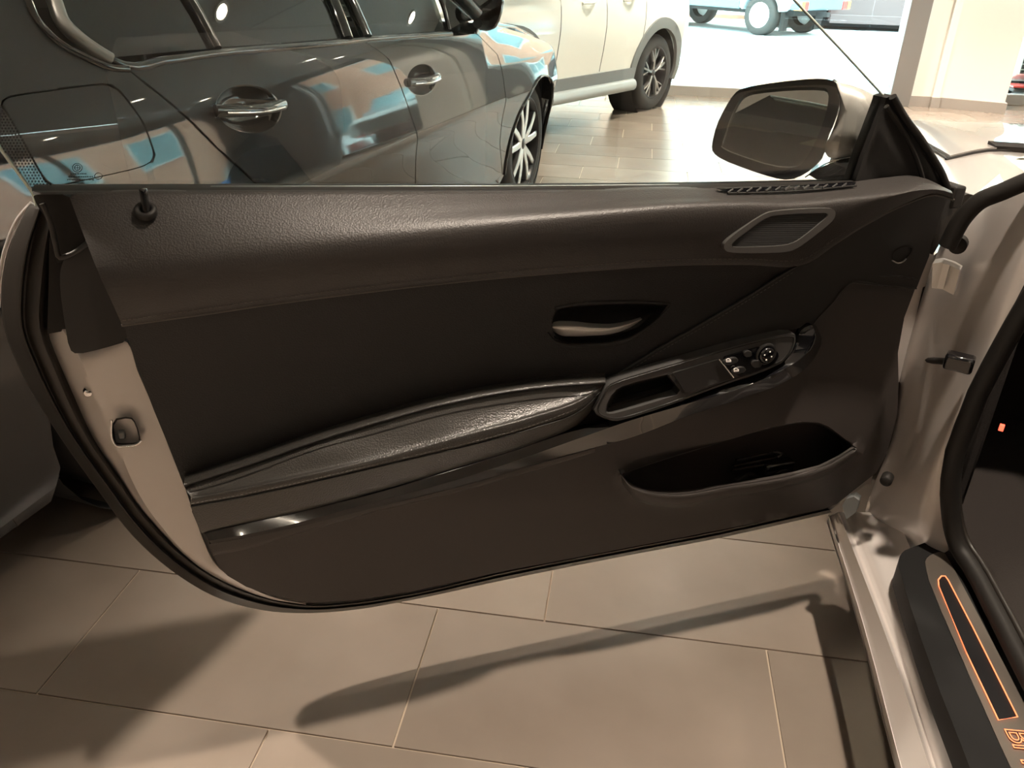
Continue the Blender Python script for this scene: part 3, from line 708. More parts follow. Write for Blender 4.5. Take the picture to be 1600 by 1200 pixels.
for (u, v, e, f) in ((1169, 553.5, 7, 5.5), (1183, 569, 8, 6.5)):
    sheet('small_switch', DP, [(u - e, v - f + 2), (u + e - 2, v - f), (u + e, v + f - 2), (u - e + 2, v + f)], .0505, PLASTIC_S, d_, step=5, rnd=1, thick=.007, bevel=.001)
dc = DP.at(1197, 553.5, .047); dzr = np.array([0, 0, 1.0])
obj('mirror_dial', *lathe_vf([(0, .006), (.0115, .006), (.0135, .0045), (.0145, 0), (.0145, -.004)], dc, DP.T, dzr, DP.N, 32), GLOSS, d_, 50)
obj('dial_ring', *lathe_vf([(.0150, 0), (.0165, .0022), (.019, .0015), (.0195, -.003)], dc, DP.T, dzr, DP.N, 32), PLASTIC_S, d_, 50)
for a in (90, 0, 180, 270):
    q = dc + DP.N * .0062 + (DP.T * math.cos(math.radians(a - 18)) + dzr * math.sin(math.radians(a - 18))) * .0075
    obj('dial_mark', *lathe_vf([(0, .0004), (.0013, .0003), (.0013, -.0004)], q, DP.T, dzr, DP.N, 8), ICON, d_, 0)

# --- front flange, hinge and check strap
sheet('front_flange', DP, [(1452, 399), (1428, 450), (1412, 497), (1401, 551), (1400, 598), (1406, 597), (1421, 562), (1418, 545), (1430, 500), (1441, 453), (1455, 405)], -.02, WHITE, d_, step=12, rnd=0, thick=.03)
sheet('front_edge_seal', DP, [(1436, 462), (1470, 448), (1474, 480), (1460, 520), (1436, 560), (1418, 560), (1420, 540), (1428, 510)], -.055, RUBBER, d_, step=12, rnd=1, thick=.03)
sheet('lower_edge_seal', DP, [(1404, 590), (1412, 600), (1415, 625), (1404, 650), (1390, 704), (1396, 650), (1400, 610)], -.03, RUBBER, d_, step=10, rnd=0, thick=.03)
sheet('flange_rubber', DP, [(1490, 312), (1520, 300), (1522, 318), (1498, 335), (1478, 360), (1462, 392), (1455, 400), (1458, 372), (1470, 340)], -.02, RUBBER_B, d_, step=10, rnd=1, thick=.03)
box('trim_end_block', (-.012, -.03, -.02), (.012, .01, .018), RUBBER, d_, .004, X=(DP.T, DP.N, dzr), O=DP.at(1492, 306, .01))

# --- exterior mirror carried by the door
sail = sheet('mirror_sail', DP, [(1385, 153), (1395, 149), (1413, 184), (1453, 238), (1472, 270), (1486, 300), (1420, 300), (1335, 300), (1337, 282), (1350, 245), (1381, 165)], lambda u, v: -.012 + .010 * math.exp(-((u - 1405 - (v - 150) * .45) / 18.) ** 2), PLASTIC_S, d_, step=10, rnd=0, thick=.03, smooth=60)
tube('sail_seal', [DP.at(u, v, .004) for u, v in catmull([(1395, 151), (1415, 186), (1437, 215), (1455, 243), (1472, 272), (1482, 298)], 30)], .006, RUBBER, d_, 10)
tube('sail_seal', [DP.at(u, v, .002) for u, v in catmull([(1385, 166), (1405, 195), (1425, 232), (1437, 262), (1444, 290)], 30)], .004, RUBBER, d_, 10)
mo = DP.at(1215, 200, -.15); vd = ray(1215, 200); yawm = math.degrees(math.atan2(vd[1], vd[0]))
MP = Plane(mo, yawm - 90 - 6)
MB = [(1112, 226), (1119, 196), (1133, 168), (1147, 146), (1160, 137), (1215, 128), (1271, 122.5), (1299, 124), (1313, 135), (1313, 158), (1305, 190), (1292, 218), (1289, 236), (1283, 252), (1257, 273), (1233, 282), (1208, 278), (1165, 264), (1127, 249), (1113, 238)]
MG = [(1126, 228), (1134, 203), (1145, 176), (1155, 156), (1164, 147), (1180, 142), (1236, 136.5), (1285, 136), (1295, 141), (1294, 164), (1285, 196), (1274, 222), (1264, 241), (1252, 257), (1243, 262), (1208, 261), (1145, 240), (1129, 232)]
tilt = lambda u, v: (v - 200) * .00046
sheet('mirror_bezel', MP, MB, lambda u, v: tilt(u, v) + .012, GLOSS, d_, holes=[MG], step=9, rnd=1, thick=.03, bevel=.004, seg=3)
sheet('mirror_glass', MP, MG, lambda u, v: tilt(u, v) + .004, MIRROR, d_, step=40, rnd=1, thick=.003, smooth=30)
bowl('mirror_housing', MP, MB, [(1.0, -.008), (1.0, -.03), (.95, -.07), (.8, -.10), (.4, -.115)], GLOSS, d_, rnd=1)
MC = [(1303, 126), (1325, 131), (1349, 139), (1366, 149), (1373, 163), (1369, 185), (1358, 215), (1347, 239), (1322, 246), (1299, 249), (1288, 240), (1290, 226), (1300, 205), (1309, 180), (1314, 158), (1313, 138)]
bowl('mirror_cap', MP, MC, [(1.0, -.075), (1.0, -.03), (.97, -.012), (.88, .0), (.6, .008), (.3, .010)], WHITE, d_, rnd=2)
sheet('mirror_arm', MP, [(1255, 279), (1290, 256), (1345, 240), (1375, 236), (1368, 300), (1330, 300), (1337, 284)], -.02, GLOSS, d_, step=10, rnd=1, thick=.06, bevel=.008)
tube('cap_line', [MP.at(u, v, .006) for u, v in catmull([(1258, 277), (1290, 256), (1344, 243)], 14)], .0012, RUBBER, d_, 6)
# --- frameless window
GP = [(56, 320), (52, 302), (0, 232), (-46, 150), (-50, 60), (20, -50), (160, -110), (500, -135), (900, -130), (1130, -110), (1241, 0), (1320, 84), (1388, 158), (1398, 292), (1000, 300), (300, 305)]
sheet('window_glass', DP, GP, -.022, GLASS, d_, step=120, rnd=0, thick=.0045, smooth=0)
tube('glass_edge', [DP.at(u, v, -.0235) for u, v in [(57, 321), (52, 302), (0, 231), (-46, 150), (-50, 60)]], .0022, GLASS_EDGE, d_, 8)
tube('glass_edge', [DP.at(u, v, -.0235) for u, v in [(1388, 158), (1320, 84), (1241, 0), (1130, -110)]], .0020, GLASS_EDGE, d_, 8)
tube('glass_reflection_line', [DP.at(u, v, -.019) for u, v in [(52, 293.5), (350, 292), (800, 291), (1110, 288.5)]], .0011, GLASS_EDGE, d_, 6)  # reflection along the foot of the glass, put in as a pale tube
fz = [(-20, 150), (0, 165), (20, 190), (40, 224), (72, 281), (86, 292), (54, 299), (0, 227), (-20, 195)]
gx, gy = np.meshgrid(np.arange(-20, 90, 5.2), np.arange(150, 300, 4.6)); gx = gx + (np.arange(gx.shape[0]) % 2)[:, None] * 2.6
G = np.stack([gx.ravel(), gy.ravel()], 1); G = G[inside(G, fz)]
FRIT = mat('glass frit', (.02, .02, .02), .6)
parts = []
for u, v in G:
    r = 1.75; parts.append(([DP.at(u + r * math.cos(a), v + r * math.sin(a), -.0212) for a in np.arange(6) * math.pi / 3], [(0, 1, 2, 3, 4, 5)]))
obj('glass_frit', *join(parts), FRIT, d_, 0)['kind'] = 'stuff'
parts = [tube('', [DP.at(121 + r * math.cos(a), 262 + r * .9 * math.sin(a), -.0212) for a in np.arange(20) * math.pi / 10], .0005, None, k=4, closed=True, raw=True) for r in (7.5, 4.5)]
parts += [tube('', [DP.at(121 - 4.5, 262, -.0212), DP.at(121 + 4.5, 262, -.0212)], .0004, None, k=4, raw=True), tube('', [DP.at(121, 258, -.0212), DP.at(121, 266, -.0212)], .0004, None, k=4, raw=True)]
parts += [tube('', [DP.at(154 + 6 * math.cos(a), 275 + 5 * math.sin(a), -.0212) for a in np.arange(16) * math.pi / 8], .0004, None, k=4, closed=True, raw=True)]
for r, (a, b) in enumerate(((110, 134), (107, 146), (105, 146))):
    x = a
    while x < b:
        w_ = random.choice((2, 2.5, 3.5)); parts.append(tube('', [DP.at(x, 271.5 + r * 4.6, -.0212), DP.at(x + w_, 271.5 + r * 4.6, -.0212)], .0007, None, k=4, raw=True)); x += w_ + 1.2
obj('glass_stamp', *join(parts), FRIT, d_, 0)['kind'] = 'stuff'

# --- body: hinge pillar, sill, seal, cabin
JP = Plane(atz(1440, 850, .315), -25)
def ex(p, v):                 # carry a traced straight run on beyond the frame
    (a, b), (c, d) = p[-2], p[-1]; t = (v - b) / (d - b); return p + [(a + (c - a) * t, v)]
PL = [(1560, 275), (1512, 318), (1478, 365), (1452, 430), (1424, 520), (1405, 600), (1395, 680), (1365, 760), (1352, 800), (1395, 890)]
PM1 = [(1575, 290), (1548, 345), (1525, 400), (1502, 470), (1482, 540), (1458, 610), (1435, 680), (1412, 750), (1408, 810), (1415, 890)]
PM2 = [(1640, 300), (1610, 350), (1580, 410), (1553, 480), (1530, 550), (1500, 620), (1468, 690), (1448, 750), (1442, 810), (1448, 880)]
PR = [(1720, 270), (1660, 345), (1608, 430), (1577, 490), (1542, 560), (1506, 628), (1485, 680), (1475, 740), (1475, 800), (1482, 860)]
loft('hinge_pillar', JP, [(PL, -.15), (PM1, -.06), (PM2, .0), (PR, .012)], WHITE, coupe, n=60, m_=7, thick=.02, smooth=70)
SL1 = ex([(1297, 806), (1345, 957), (1410, 1200)], 1650)
SL2 = ex([(1310, 800), (1393, 1018), (1453, 1200)], 1650)
SL3 = ex([(1319, 800), (1402, 1018), (1461, 1200)], 1650)
SL4 = ex([(1338, 800), (1421, 1018), (1475, 1200)], 1650)
SL5 = ex([(1372, 800), (1452, 1010), (1516, 1200)], 1650)
SL6 = ex([(1395, 790), (1480, 1000), (1552, 1200)], 1650)
F0 = Flat(0)
SL0 = [proj(atz(u, v, .22) + np.array([.06, 0, -.12])) for u, v in SL1]
loft('sill', F0, [(SL0, .10), ([(u - 1, v + 4) for u, v in SL1], .208), (SL1, .22), (SL2, .262), (SL3, .232), (SL4, .250), (SL5, .262), (SL6, .29)], WHITE, coupe, n=30, m_=4, thick=.02, sharp=(2, 3), smooth=50)
CV1 = ex([(1404, 890), (1453, 1040), (1516, 1200)], 1600)
CV0 = [(1423, 856), (1411, 861), (1404, 872)]
CVR = [(1477, 838), (1523, 905), (1600, 1061)]
cover = [*CV0, *CV1[:-1], (1600, 1420), (1900, 1420), (1760, 1340), *CVR[::-1], (1450, 846)]
sc_ = sheet('sill_cover', Flat(.320), cover, 0.0, COVER, coupe, step=24, rnd=1, thick=.045, bevel=.010, seg=3)
plate = [(1446, 884), (1446, 874), (1455, 866), (1471, 861), (1479, 867), (1520, 944), (1600, 1097), (1690, 1270), (1660, 1370), (1579, 1200), (1520, 1068), (1453, 914)]
sheet('sill_plate', Flat(.3215), plate, 0.0, ALU, sc_, step=24, rnd=1, thick=.004)
KP = [(1467, 916), (1466, 906), (1471, 900), (1477, 900), (1482, 907), (1520, 980), (1590, 1120), (1560, 1125), (1510, 1020)]
sheet('sill_inlay', Flat(.3218), KP, 0.0, INLAY, sc_, step=20, rnd=0, thick=.003)
tube('sill_light_line', [atz(u, v, .3232) for u, v in KP], .0011, ORANGE, sc_, 6, closed=True)
# letters along the plate, first letter nearest the lit outline
pa, pb_ = atz(1559.5, 1125, .323), atz(1590, 1120, .323); ax = atz(1600, 1225, .323) - atz(1574, 1122, .323)
g0 = atz(1568, 1137, .323); g1 = atz(1612, 1141, .323)
upv = (g1 - g0); hgt = np.linalg.norm(upv); upv = upv / hgt
adv = atz(1650, 1300, .323) - atz(1573, 1137, .323); adv = adv - upv * (adv @ upv); adv = adv / np.linalg.norm(adv)
for out in (True, False):
    V, F = text_mesh('BMW', hgt / .84, 0.0 if out else .0004, .0008, out)
    V = [g0 + adv * v[0] + upv * v[1] + np.array([0, 0, v[2] + (.0006 if out else 0)]) for v in V]
    obj('sill_letters_outline' if out else 'sill_letters', V, F, ORANGE if out else PLASTIC_S, sc_, 0)
# door opening seal
sp1 = [JP.at(u, v, .02) for u, v in catmull([(1760, 250), (1690, 340), (1640, 420), (1602, 480), (1562, 550), (1523, 625), (1497, 690), (1486, 740), (1484, 785), (1490, 830)], 40)]
sp2 = [atz(u, v, .34) for u, v in catmull([(1500, 862), (1522, 893), (1550, 945), (1600, 1042), (1680, 1190), (1760, 1330)], 30)]
sealp = catmull(np.array(sp1[:-2] + sp2[2:]), 110)
tube('opening_seal', list(sealp), .016, RUBBER, coupe, 12)
tube('seal_lip', [p + np.array([.012, .004, .014]) for p in sealp], .005, RUBBER_B, coupe, 8)
# cabin behind the seal
cab = []
cx0 = .82
CAR = (np.array([math.cos(math.radians(-4.4)), math.sin(math.radians(-4.4)), 0]), np.array([math.cos(math.radians(85.6)), math.sin(math.radians(85.6)), 0]), np.array([0, 0, 1.0]))
CO = np.array([.50, 1.53, 0.0])       # sill, below the hinge; local x inward, y forward
0 and print('hinge local', [float((hinge - CO) @ a) for a in CAR], 'JP', JP.O, 'jamb', JP.at(1470, 560), 'sealpt', sealp[20], sealp[60])
box('cabin_floor', (.24, -2.2, .22), (1.75, .55, .25), CARPET, coupe, X=CAR, O=CO)
box('firewall', (.26, .50, .22), (1.75, .56, .92), CARPET, coupe, X=CAR, O=CO)
box('kick_panel', (.235, .05, .25), (.262, .52, .80), CARPET, coupe, .008, X=CAR, O=CO)
box('dashboard', (.245, .16, .70), (1.72, .60, .905), PLASTIC_S, coupe, .05, X=CAR, O=CO, seg=4)
box('centre_console', (.88, -1.3, .25), (1.10, .3, .58), PLASTIC_S, coupe, .04, X=CAR, O=CO)
box('seat_cushion', (.36, -1.25, .25), (.84, -.70, .50), LEATHER, coupe, .06, X=CAR, O=CO, seg=4)
box('seat_back', (.36, -1.45, .40), (.84, -1.22, 1.12), LEATHER, coupe, .06, X=CAR, O=CO, seg=4)
q = atz(1565, 668, .55)
cl = JP.at(1565, 668, -.12)
box('warning_lamp', (-.004, -.004, -.006), (.004, .004, .006), REDLED, coupe, .001, O=cl, X=(JP.T, JP.N, dzr))
# check strap and hinge
a0, a1 = DP.at(1426, 561, -.03), JP.at(1494, 566, .012)
tube('check_strap', [a0 + (a1 - a0) * t for t in (0, .5, 1)], .006, RUBBER, coupe, 8)
box('check_strap_end', (-.022, -.014, -.014), (.022, .014, .014), GLOSS, coupe, .005, X=(JP.T, JP.N, dzr), O=JP.at(1499, 566, .022))
sheet('hinge', JP, [(1457, 412), (1470, 410), (1488, 416), (1500, 423), (1490, 461), (1473, 452), (1456, 450)], -.025, STEEL, coupe, step=30, rnd=0, thick=.03)
sheet('hinge_leaf', JP, [(1474, 412), (1484, 414), (1474, 452), (1464, 450)], -.012, SILVER, coupe, step=30, rnd=0, thick=.012)
for (u, v, r, dd) in ((1496, 384, .014, -.02), (1384, 752, .011, -.03)):
    obj('pillar_plug', *lathe_vf([(0, .004), (r * .7, .003), (r, 0), (r, -.02)], JP.at(u, v, dd), JP.T, dzr, JP.N, 20), RUBBER, coupe, 50)
sheet('sill_corner_hinge', JP, [(1316, 790), (1322, 780), (1334, 776), (1342, 782), (1338, 800), (1322, 812)], -.04, CLAD, coupe, step=8, rnd=0, thick=.02)
# gasket below the windscreen corner
tube('fender_gasket', [JP.at(u, v, .0) for u, v in catmull([(1480, 385), (1505, 340), (1530, 315), (1565, 300), (1600, 285), (1660, 262)], 30)], .014, RUBBER, coupe, 10)
# --- coupe bodywork ahead of and behind the door opening
class Local:
    """(a, z) in metres on a standing plane, with its own relief"""
    def __init__(s, O, T, N): s.O, s.T, s.N = np.array(O, float), np.array(T, float), np.array(N, float)
    def at(s, a, z, d=0.0): return s.O + s.T * a + s.N * d + np.array([0, 0, z])
def grid_obj(name, fn, us, vs, matl, parent, thick=.012, smooth=60):
    nu, nv = len(us), len(vs); V = [np.array(fn(u, v), float) for u in us for v in vs]
    V += [p - np.array([0, 0, thick]) for p in V]; t = nu * nv; F = []
    for i in range(nu - 1):
        for j in range(nv - 1):
            a = i * nv + j; F += [(a, a + 1, a + nv + 1, a + nv), (a + t, a + nv + t, a + nv + 1 + t, a + 1 + t)]
    per = list(range(nv)) + [i * nv + nv - 1 for i in range(1, nu)] + [(nu - 1) * nv + j for j in range(nv - 2, -1, -1)] + [i * nv for i in range(nu - 2, 0, -1)]
    for i in range(len(per)):
        a, b = per[i], per[(i + 1) % len(per)]; F.append((a, b, b + t, a + t))
    return obj(name, V, F, matl, parent, smooth)
def CP(x, y, z): return CO + CAR[0] * x + CAR[1] * y + np.array([0, 0, z])
def nose_z(x, y):
    zc = .935 - .085 * (max(y, 0) / 1.3) ** 1.6
    if y > 1.25: zc -= .55 * (y - 1.25) ** 2 * 2.2
    e = abs(x - .9); z = zc - .035 * (e / .78) ** 4 + .010 * math.exp(-((e - .66) / .07) ** 2)
    w_ = .80 - .16 * max(0, (y - .2) / 1.4) ** 2
    if e > w_: z -= 1.6 * (e - w_) ** 1.5
    return z
def nose(x, y): return CP(.9 + (x - .9) * (1 - .05 * max(0, (y - .2) / 1.4) ** 2), y, nose_z(x, y))
xs = list(np.linspace(.06, 1.74, 57)); grid_obj('front_wings', nose, xs, list(np.linspace(.06, 1.66, 40)), WHITE, coupe)
def hood(x, t):
    e = abs(x - .9) / .76; y0 = .62 - .17 * e ** 2; y = y0 + (1.45 - y0) * t
    return nose(x, y) + np.array([0, 0, .007])
grid_obj('bonnet', hood, list(np.linspace(.16, 1.64, 49)), list(np.linspace(0, 1, 30)), WHITE, coupe, thick=.012)
tube('bonnet_gap', [nose(x, .62 - .17 * (abs(x - .9) / .76) ** 2 - .008) + np.array([0, 0, .001]) for x in np.linspace(.15, 1.65, 50)], .004, RUBBER, coupe, 6)
tube('bonnet_gap', [nose(.155, y) + np.array([0, 0, .001]) for y in np.linspace(.45, 1.45, 30)], .004, RUBBER, coupe, 6)
FSP = Local(CO, CAR[1], -CAR[0])
arch = [(.74 + .37 * math.cos(math.radians(a)), .33 + .37 * math.sin(math.radians(a))) for a in range(190, -11, -10)]
sheet('front_wing_side', FSP, [(.09, .86), (.09, .25), (.33, .18), *arch, (1.2, .2), (1.6, .25), (1.66, .55), (1.5, .74), (1.0, .82)], lambda a, z: -.06 - .05 * max(0, a - .6) ** 2 - .10 * max(0, (z - .72) / .14) ** 2, WHITE, coupe, step=.05, rnd=0, thick=.02)
box('bumper', (.12, 1.5, .18), (1.68, 1.72, .58), WHITE, coupe, .06, X=CAR, O=CO, seg=4)
# windscreen, pillars, roof, tail
sheet_w = [CP(.24, .30, .93), CP(1.56, .30, .93), CP(1.36, -.42, 1.32), CP(.44, -.42, 1.32)]
obj('windscreen', sheet_w + [p - np.array([0, 0, .006]) for p in sheet_w], [(0, 1, 2, 3), (7, 6, 5, 4), (0, 4, 5, 1), (1, 5, 6, 2), (2, 6, 7, 3), (3, 7, 4, 0)], GLASS, coupe, 0)
for sx in (0, 1):
    f = (lambda x: 1.8 - x) if sx else (lambda x: x)
    tube('windscreen_pillar', [CP(f(.33), .20, .93), CP(f(.36), .05, 1.03), CP(f(.40), -.18, 1.18), CP(f(.43), -.42, 1.31), CP(f(.45), -.60, 1.33)], .032, WHITE, coupe, 10)
grid_obj('roof', lambda x, y: CP(x, y, 1.355 - .10 * ((y + 1.1) / .9) ** 2 * (1 if y < -1.1 else .4) - .05 * (abs(x - .9) / .48) ** 3), list(np.linspace(.42, 1.38, 15)), list(np.linspace(-1.9, -.42, 15)), WHITE, coupe, thick=.03)
tailp = [(-3.2, .30), (-3.25, .80), (-3.1, .95), (-2.3, 1.02), (-1.42, .95), (-1.42, .25), (-1.75, .2), (-1.77, .36), (-1.86, .58), (-2.05, .70), (-2.25, .70), (-2.44, .58), (-2.53, .36), (-2.55, .2), (-3.1, .2)]
V, F = prism_vf(tailp, .02, 1.78, (CAR[1], CAR[0], np.array([0, 0, 1.0])), CO)
obj('tail_body', V, F, WHITE, coupe, 35, .05, 3)
rw = [CP(.40, -1.85, 1.26), CP(1.40, -1.85, 1.26), CP(1.50, -2.55, 1.01), CP(.30, -2.55, 1.01)]
obj('rear_window', rw + [p - np.array([0, 0, .006]) for p in rw], [(0, 1, 2, 3), (7, 6, 5, 4), (0, 4, 5, 1), (1, 5, 6, 2), (2, 6, 7, 3), (3, 7, 4, 0)], TINT, coupe, 0)

def wheel(parent, C, T, N, R, width, rr, style, k=5, rim_mat=RIM_D, face_mat=RIM_S, face=0.0):
    """tyre as the part, rim and every spoke as its sub-parts; N points out of the car"""
    Z = np.array([0, 0, 1.0]); C = np.array(C, float)
    w2 = width
    prof = [(rr, 0), (rr + .010, .004), (rr + .03, .008), (R - .035, .004), (R - .012, -.012), (R, -.035), (R, -w2 + .035), (R - .02, -w2), (rr, -w2 + .01)]
    t = obj('wheel', *lathe_vf(prof, C, T, Z, N, 56, True), TYRE, parent, 40)
    obj('rim', *lathe_vf([(rr + .004, .002), (rr - .004, .004), (rr - .012, -.002), (rr - .018, -.05), (rr - .03, -.10), (.06, -.11), (0, -.11)], C, T, Z, N, 48), rim_mat, t, 50)
    obj('hub_cap', *lathe_vf([(0, -.008), (.026, -.010), (.034, -.018), (.036, -.05)], C, T, Z, N, 24), rim_mat, t, 50)
    def spoke(a0, a1, r0, r1, w0, w1, d0, d1, nm='spoke', mm=face_mat):
        e0 = T * math.cos(a0) + Z * math.sin(a0); e1 = T * math.cos(a1) + Z * math.sin(a1)
        p0, p1 = C + e0 * r0, C + e1 * r1; dr = (p1 - p0) / np.linalg.norm(p1 - p0); sd = np.cross(N, dr)
        V = []
        for p, w_, dd in ((p0, w0, d0), ((p0 + p1) / 2, (w0 + w1) / 2 * .95, (d0 + d1) / 2 + .006), (p1, w1, d1)):
            V += [p + sd * w_ + N * (dd - .004), p + sd * w_ * .72 + N * dd, p - sd * w_ * .72 + N * dd, p - sd * w_ + N * (dd - .004), p - sd * w_ + N * (dd - .035), p + sd * w_ + N * (dd - .035)]
        F = []
        for q in range(2):
            for i in range(6): a, b = q * 6 + i, q * 6 + (i + 1) % 6; F.append((a, b, b + 6, a + 6))
        F += [(0, 1, 2, 3, 4, 5), (17, 16, 15, 14, 13, 12)]
        obj(nm, V, F, mm, t, 30)
    for i in range(k):
        a = 2 * math.pi * i / k + .35
        if style == 'twin':
            for sg in (-1, 1): spoke(a + sg * .10, a + sg * .27, .03, rr - .012, .021, .017, -.012, -.006)
        elif style == 'multi':
            spoke(a, a, .03, rr - .012, .010, .010, -.012, -.008)
            for sg in (-1, 1): spoke(a, a + sg * .30, .09, rr - .012, .006, .007, -.012, -.008)
        else:
            spoke(a, a, .03, rr - .012, .026, .030, -.02, -.012)
    return t
wheel(coupe, CP(.03, .74, .33), CAR[1], -CAR[0], .33, .24, .245, 'twin')
wheel(coupe, CP(.03, -2.15, .33), CAR[1], -CAR[0], .33, .24, .245, 'twin')
wheel(coupe, CP(1.77, .74, .33), -CAR[1], CAR[0], .33, .24, .245, 'twin')
wheel(coupe, CP(1.77, -2.15, .33), -CAR[1], CAR[0], .33, .24, .245, 'twin')

# ------------------------------------------------------------------ the black sedan beyond the door
SP = Plane((-.556, 4.633), 79.8)
SL = Local(SP.O, SP.T, SP.N)
S_Z = [.10, .20, .32, .48, .58, .635, .652, .662, .70, .75, .80, .85, .92, .965, 1.0, 1.04, 1.10, 1.25, 1.46]
S_D = [-.09, -.055, -.035, -.012, .006, .020, .0235, .0225, .0172, .0099, .0012, -.0086, -.026, -.0427, -.061, -.087, -.127, -.226, -.37]
_sd = catmull(list(zip(S_Z, S_D)), 800); S_Z, S_D = list(_sd[:, 0]), list(_sd[:, 1])
def sed_d(s_, z):
    d = float(np.interp(z, S_Z, S_D))
    d += .022 * math.exp(-((s_ - .02) / .42) ** 2) * math.exp(-((z - .62) / .22) ** 2) + .02 * math.exp(-((s_ + 2.97) / .45) ** 2) * math.exp(-((z - .62) / .25) ** 2)
    if s_ > .30: d -= .9 * (s_ - .30) ** 1.5
    if s_ < -3.5: d -= .45 * (-3.5 - s_) ** 2
    if s_ > -.75 and z > .80: d -= .10 * (s_ + .75) * min(1, (z - .80) / .15)
    return d
def tr(pts, fn=sed_d, P=SP):
    out = []
    for u, v in pts:
        a, z = P.sz(u, v, 0)
        for _ in range(6): a, z = P.sz(u, v, fn(a, z))
        out.append((a, z))
    return out
sedan = thing('sedan_car', 'glossy black sedan parked behind the open coupe door', 'car', tuple(SP.loc(-1.6, 0, -.92)))
def off(pts, da): return [(a + da, z) for a, z in pts]
G1 = tr([(199, 109), (235, 136), (270, 164), (305, 196), (337, 229), (372, 260), (402, 288)]) + [(-2.57, .58), (-2.585, .44), (-2.59, .24)]
G2 = tr([(572, 67), (590, 78), (607, 92), (617, 113), (627, 137), (642, 180), (649, 200), (650, 245), (649, 287)]) + [(-1.53, .24)]
G3 = tr([(745, 53), (762, 70), (777, 85), (786, 120), (790, 150), (784, 190), (781, 225), (785, 272)]) + [(-.47, .24)]
B12 = tr([(270, 100), (337, 89.5), (440, 80), (540, 71)])
B23 = tr([(600, 65), (655, 61), (710, 57)])
FLAP = tr([(7, 168), (10, 158), (20, 152), (101, 140), (158, 133), (174, 135), (188, 145), (209, 172), (223, 192), (234, 222), (240, 240), (236, 252), (224, 259), (202, 265), (97, 288), (84, 288), (71, 279), (55, 252), (40, 223)])
fc = np.mean(FLAP, 0)
FLAP_H = [tuple(fc + (np.array(p) - fc) * 1.018 + np.sign(np.array(p) - fc) * .0025) for p in FLAP]
ra = [(-2.97 + .375 * math.cos(math.radians(a)), .335 + .375 * math.sin(math.radians(a))) for a in range(-15, 196, 10)]
QTOP = tr([(42, 0), (54, 27), (84, 61), (135, 91), (169, 105), (199, 109)])
QUART = [(-3.02, 1.28), *QTOP, *[(a - .006, z) for a, z in G1[1:]], *ra, (-3.36, .16), (-3.6, .15), (-4.0, .2), (-4.12, .4), (-4.12, .85), (-4.0, 1.03), (-3.65, 1.10), (-3.35, 1.20), (-3.15, 1.27)]
sheet('rear_quarter_panel', SL, QUART, sed_d, BLACKP, sedan, holes=[FLAP_H], step=.022, rnd=0, thick=.015, smooth=50, ana=True)
sheet('fuel_flap', SL, FLAP, lambda a, z: sed_d(a, z) - .0005, BLACKP, sedan, step=.03, rnd=1, thick=.012, smooth=50, ana=True)
def ell(u, v, ru, rv, rot=0, n=28):
    c, s_ = math.cos(rot), math.sin(rot)
    return [(u + ru * math.cos(t) * c - rv * math.sin(t) * s_, v + ru * math.cos(t) * s_ + rv * math.sin(t) * c) for t in np.arange(n) * 2 * math.pi / n]
E1 = tr(ell(388, 170, 51, 37, .15)); E2 = tr(ell(659, 125, 22, 25, .35))
RDOOR = [*[(a + .004, z) for a, z in G1], *[(a - .004, z) for a, z in G2[::-1]], *B12[::-1]]
sheet('rear_door', SL, RDOOR, sed_d, BLACKP, sedan, holes=[E1], step=.022, rnd=0, thick=.015, smooth=50, ana=True)
FDOOR = [*[(a + .004, z) for a, z in G2], *[(a - .004, z) for a, z in G3[::-1]], *B23[::-1]]
sheet('front_door', SL, FDOOR, sed_d, BLACKP, sedan, holes=[E2], step=.022, rnd=0, thick=.015, smooth=50, ana=True)
fa = [(.0 + .365 * math.cos(math.radians(a)), .335 + .365 * math.sin(math.radians(a))) for a in range(195, -16, -10)]
FTOP = [(-.72, .985), (-.5, .975), (-.25, .94), (.0, .90), (.2, .86), (.4, .80), (.55, .72)]
FEND = [*[(a + .004, z) for a, z in G3[::-1]], *FTOP, (.62, .6), (.62, .2), (.40, .16), *fa[::-1], (-.40, .2)]
sheet('front_wing', SL, FEND, sed_d, BLACKP, sedan, step=.022, rnd=0, thick=.015, smooth=50, ana=True)
tube('arch_lip', [SL.at(a, z, sed_d(a, z) + .002) for a, z in fa], .007, BLACKP, sedan, 8)
sheet('sill_skirt', SL, [(-2.6, .24), (-.42, .24), (-.42, .15), (-2.58, .15)], -.055, BLACKP, sedan, step=.1, rnd=0, thick=.04)
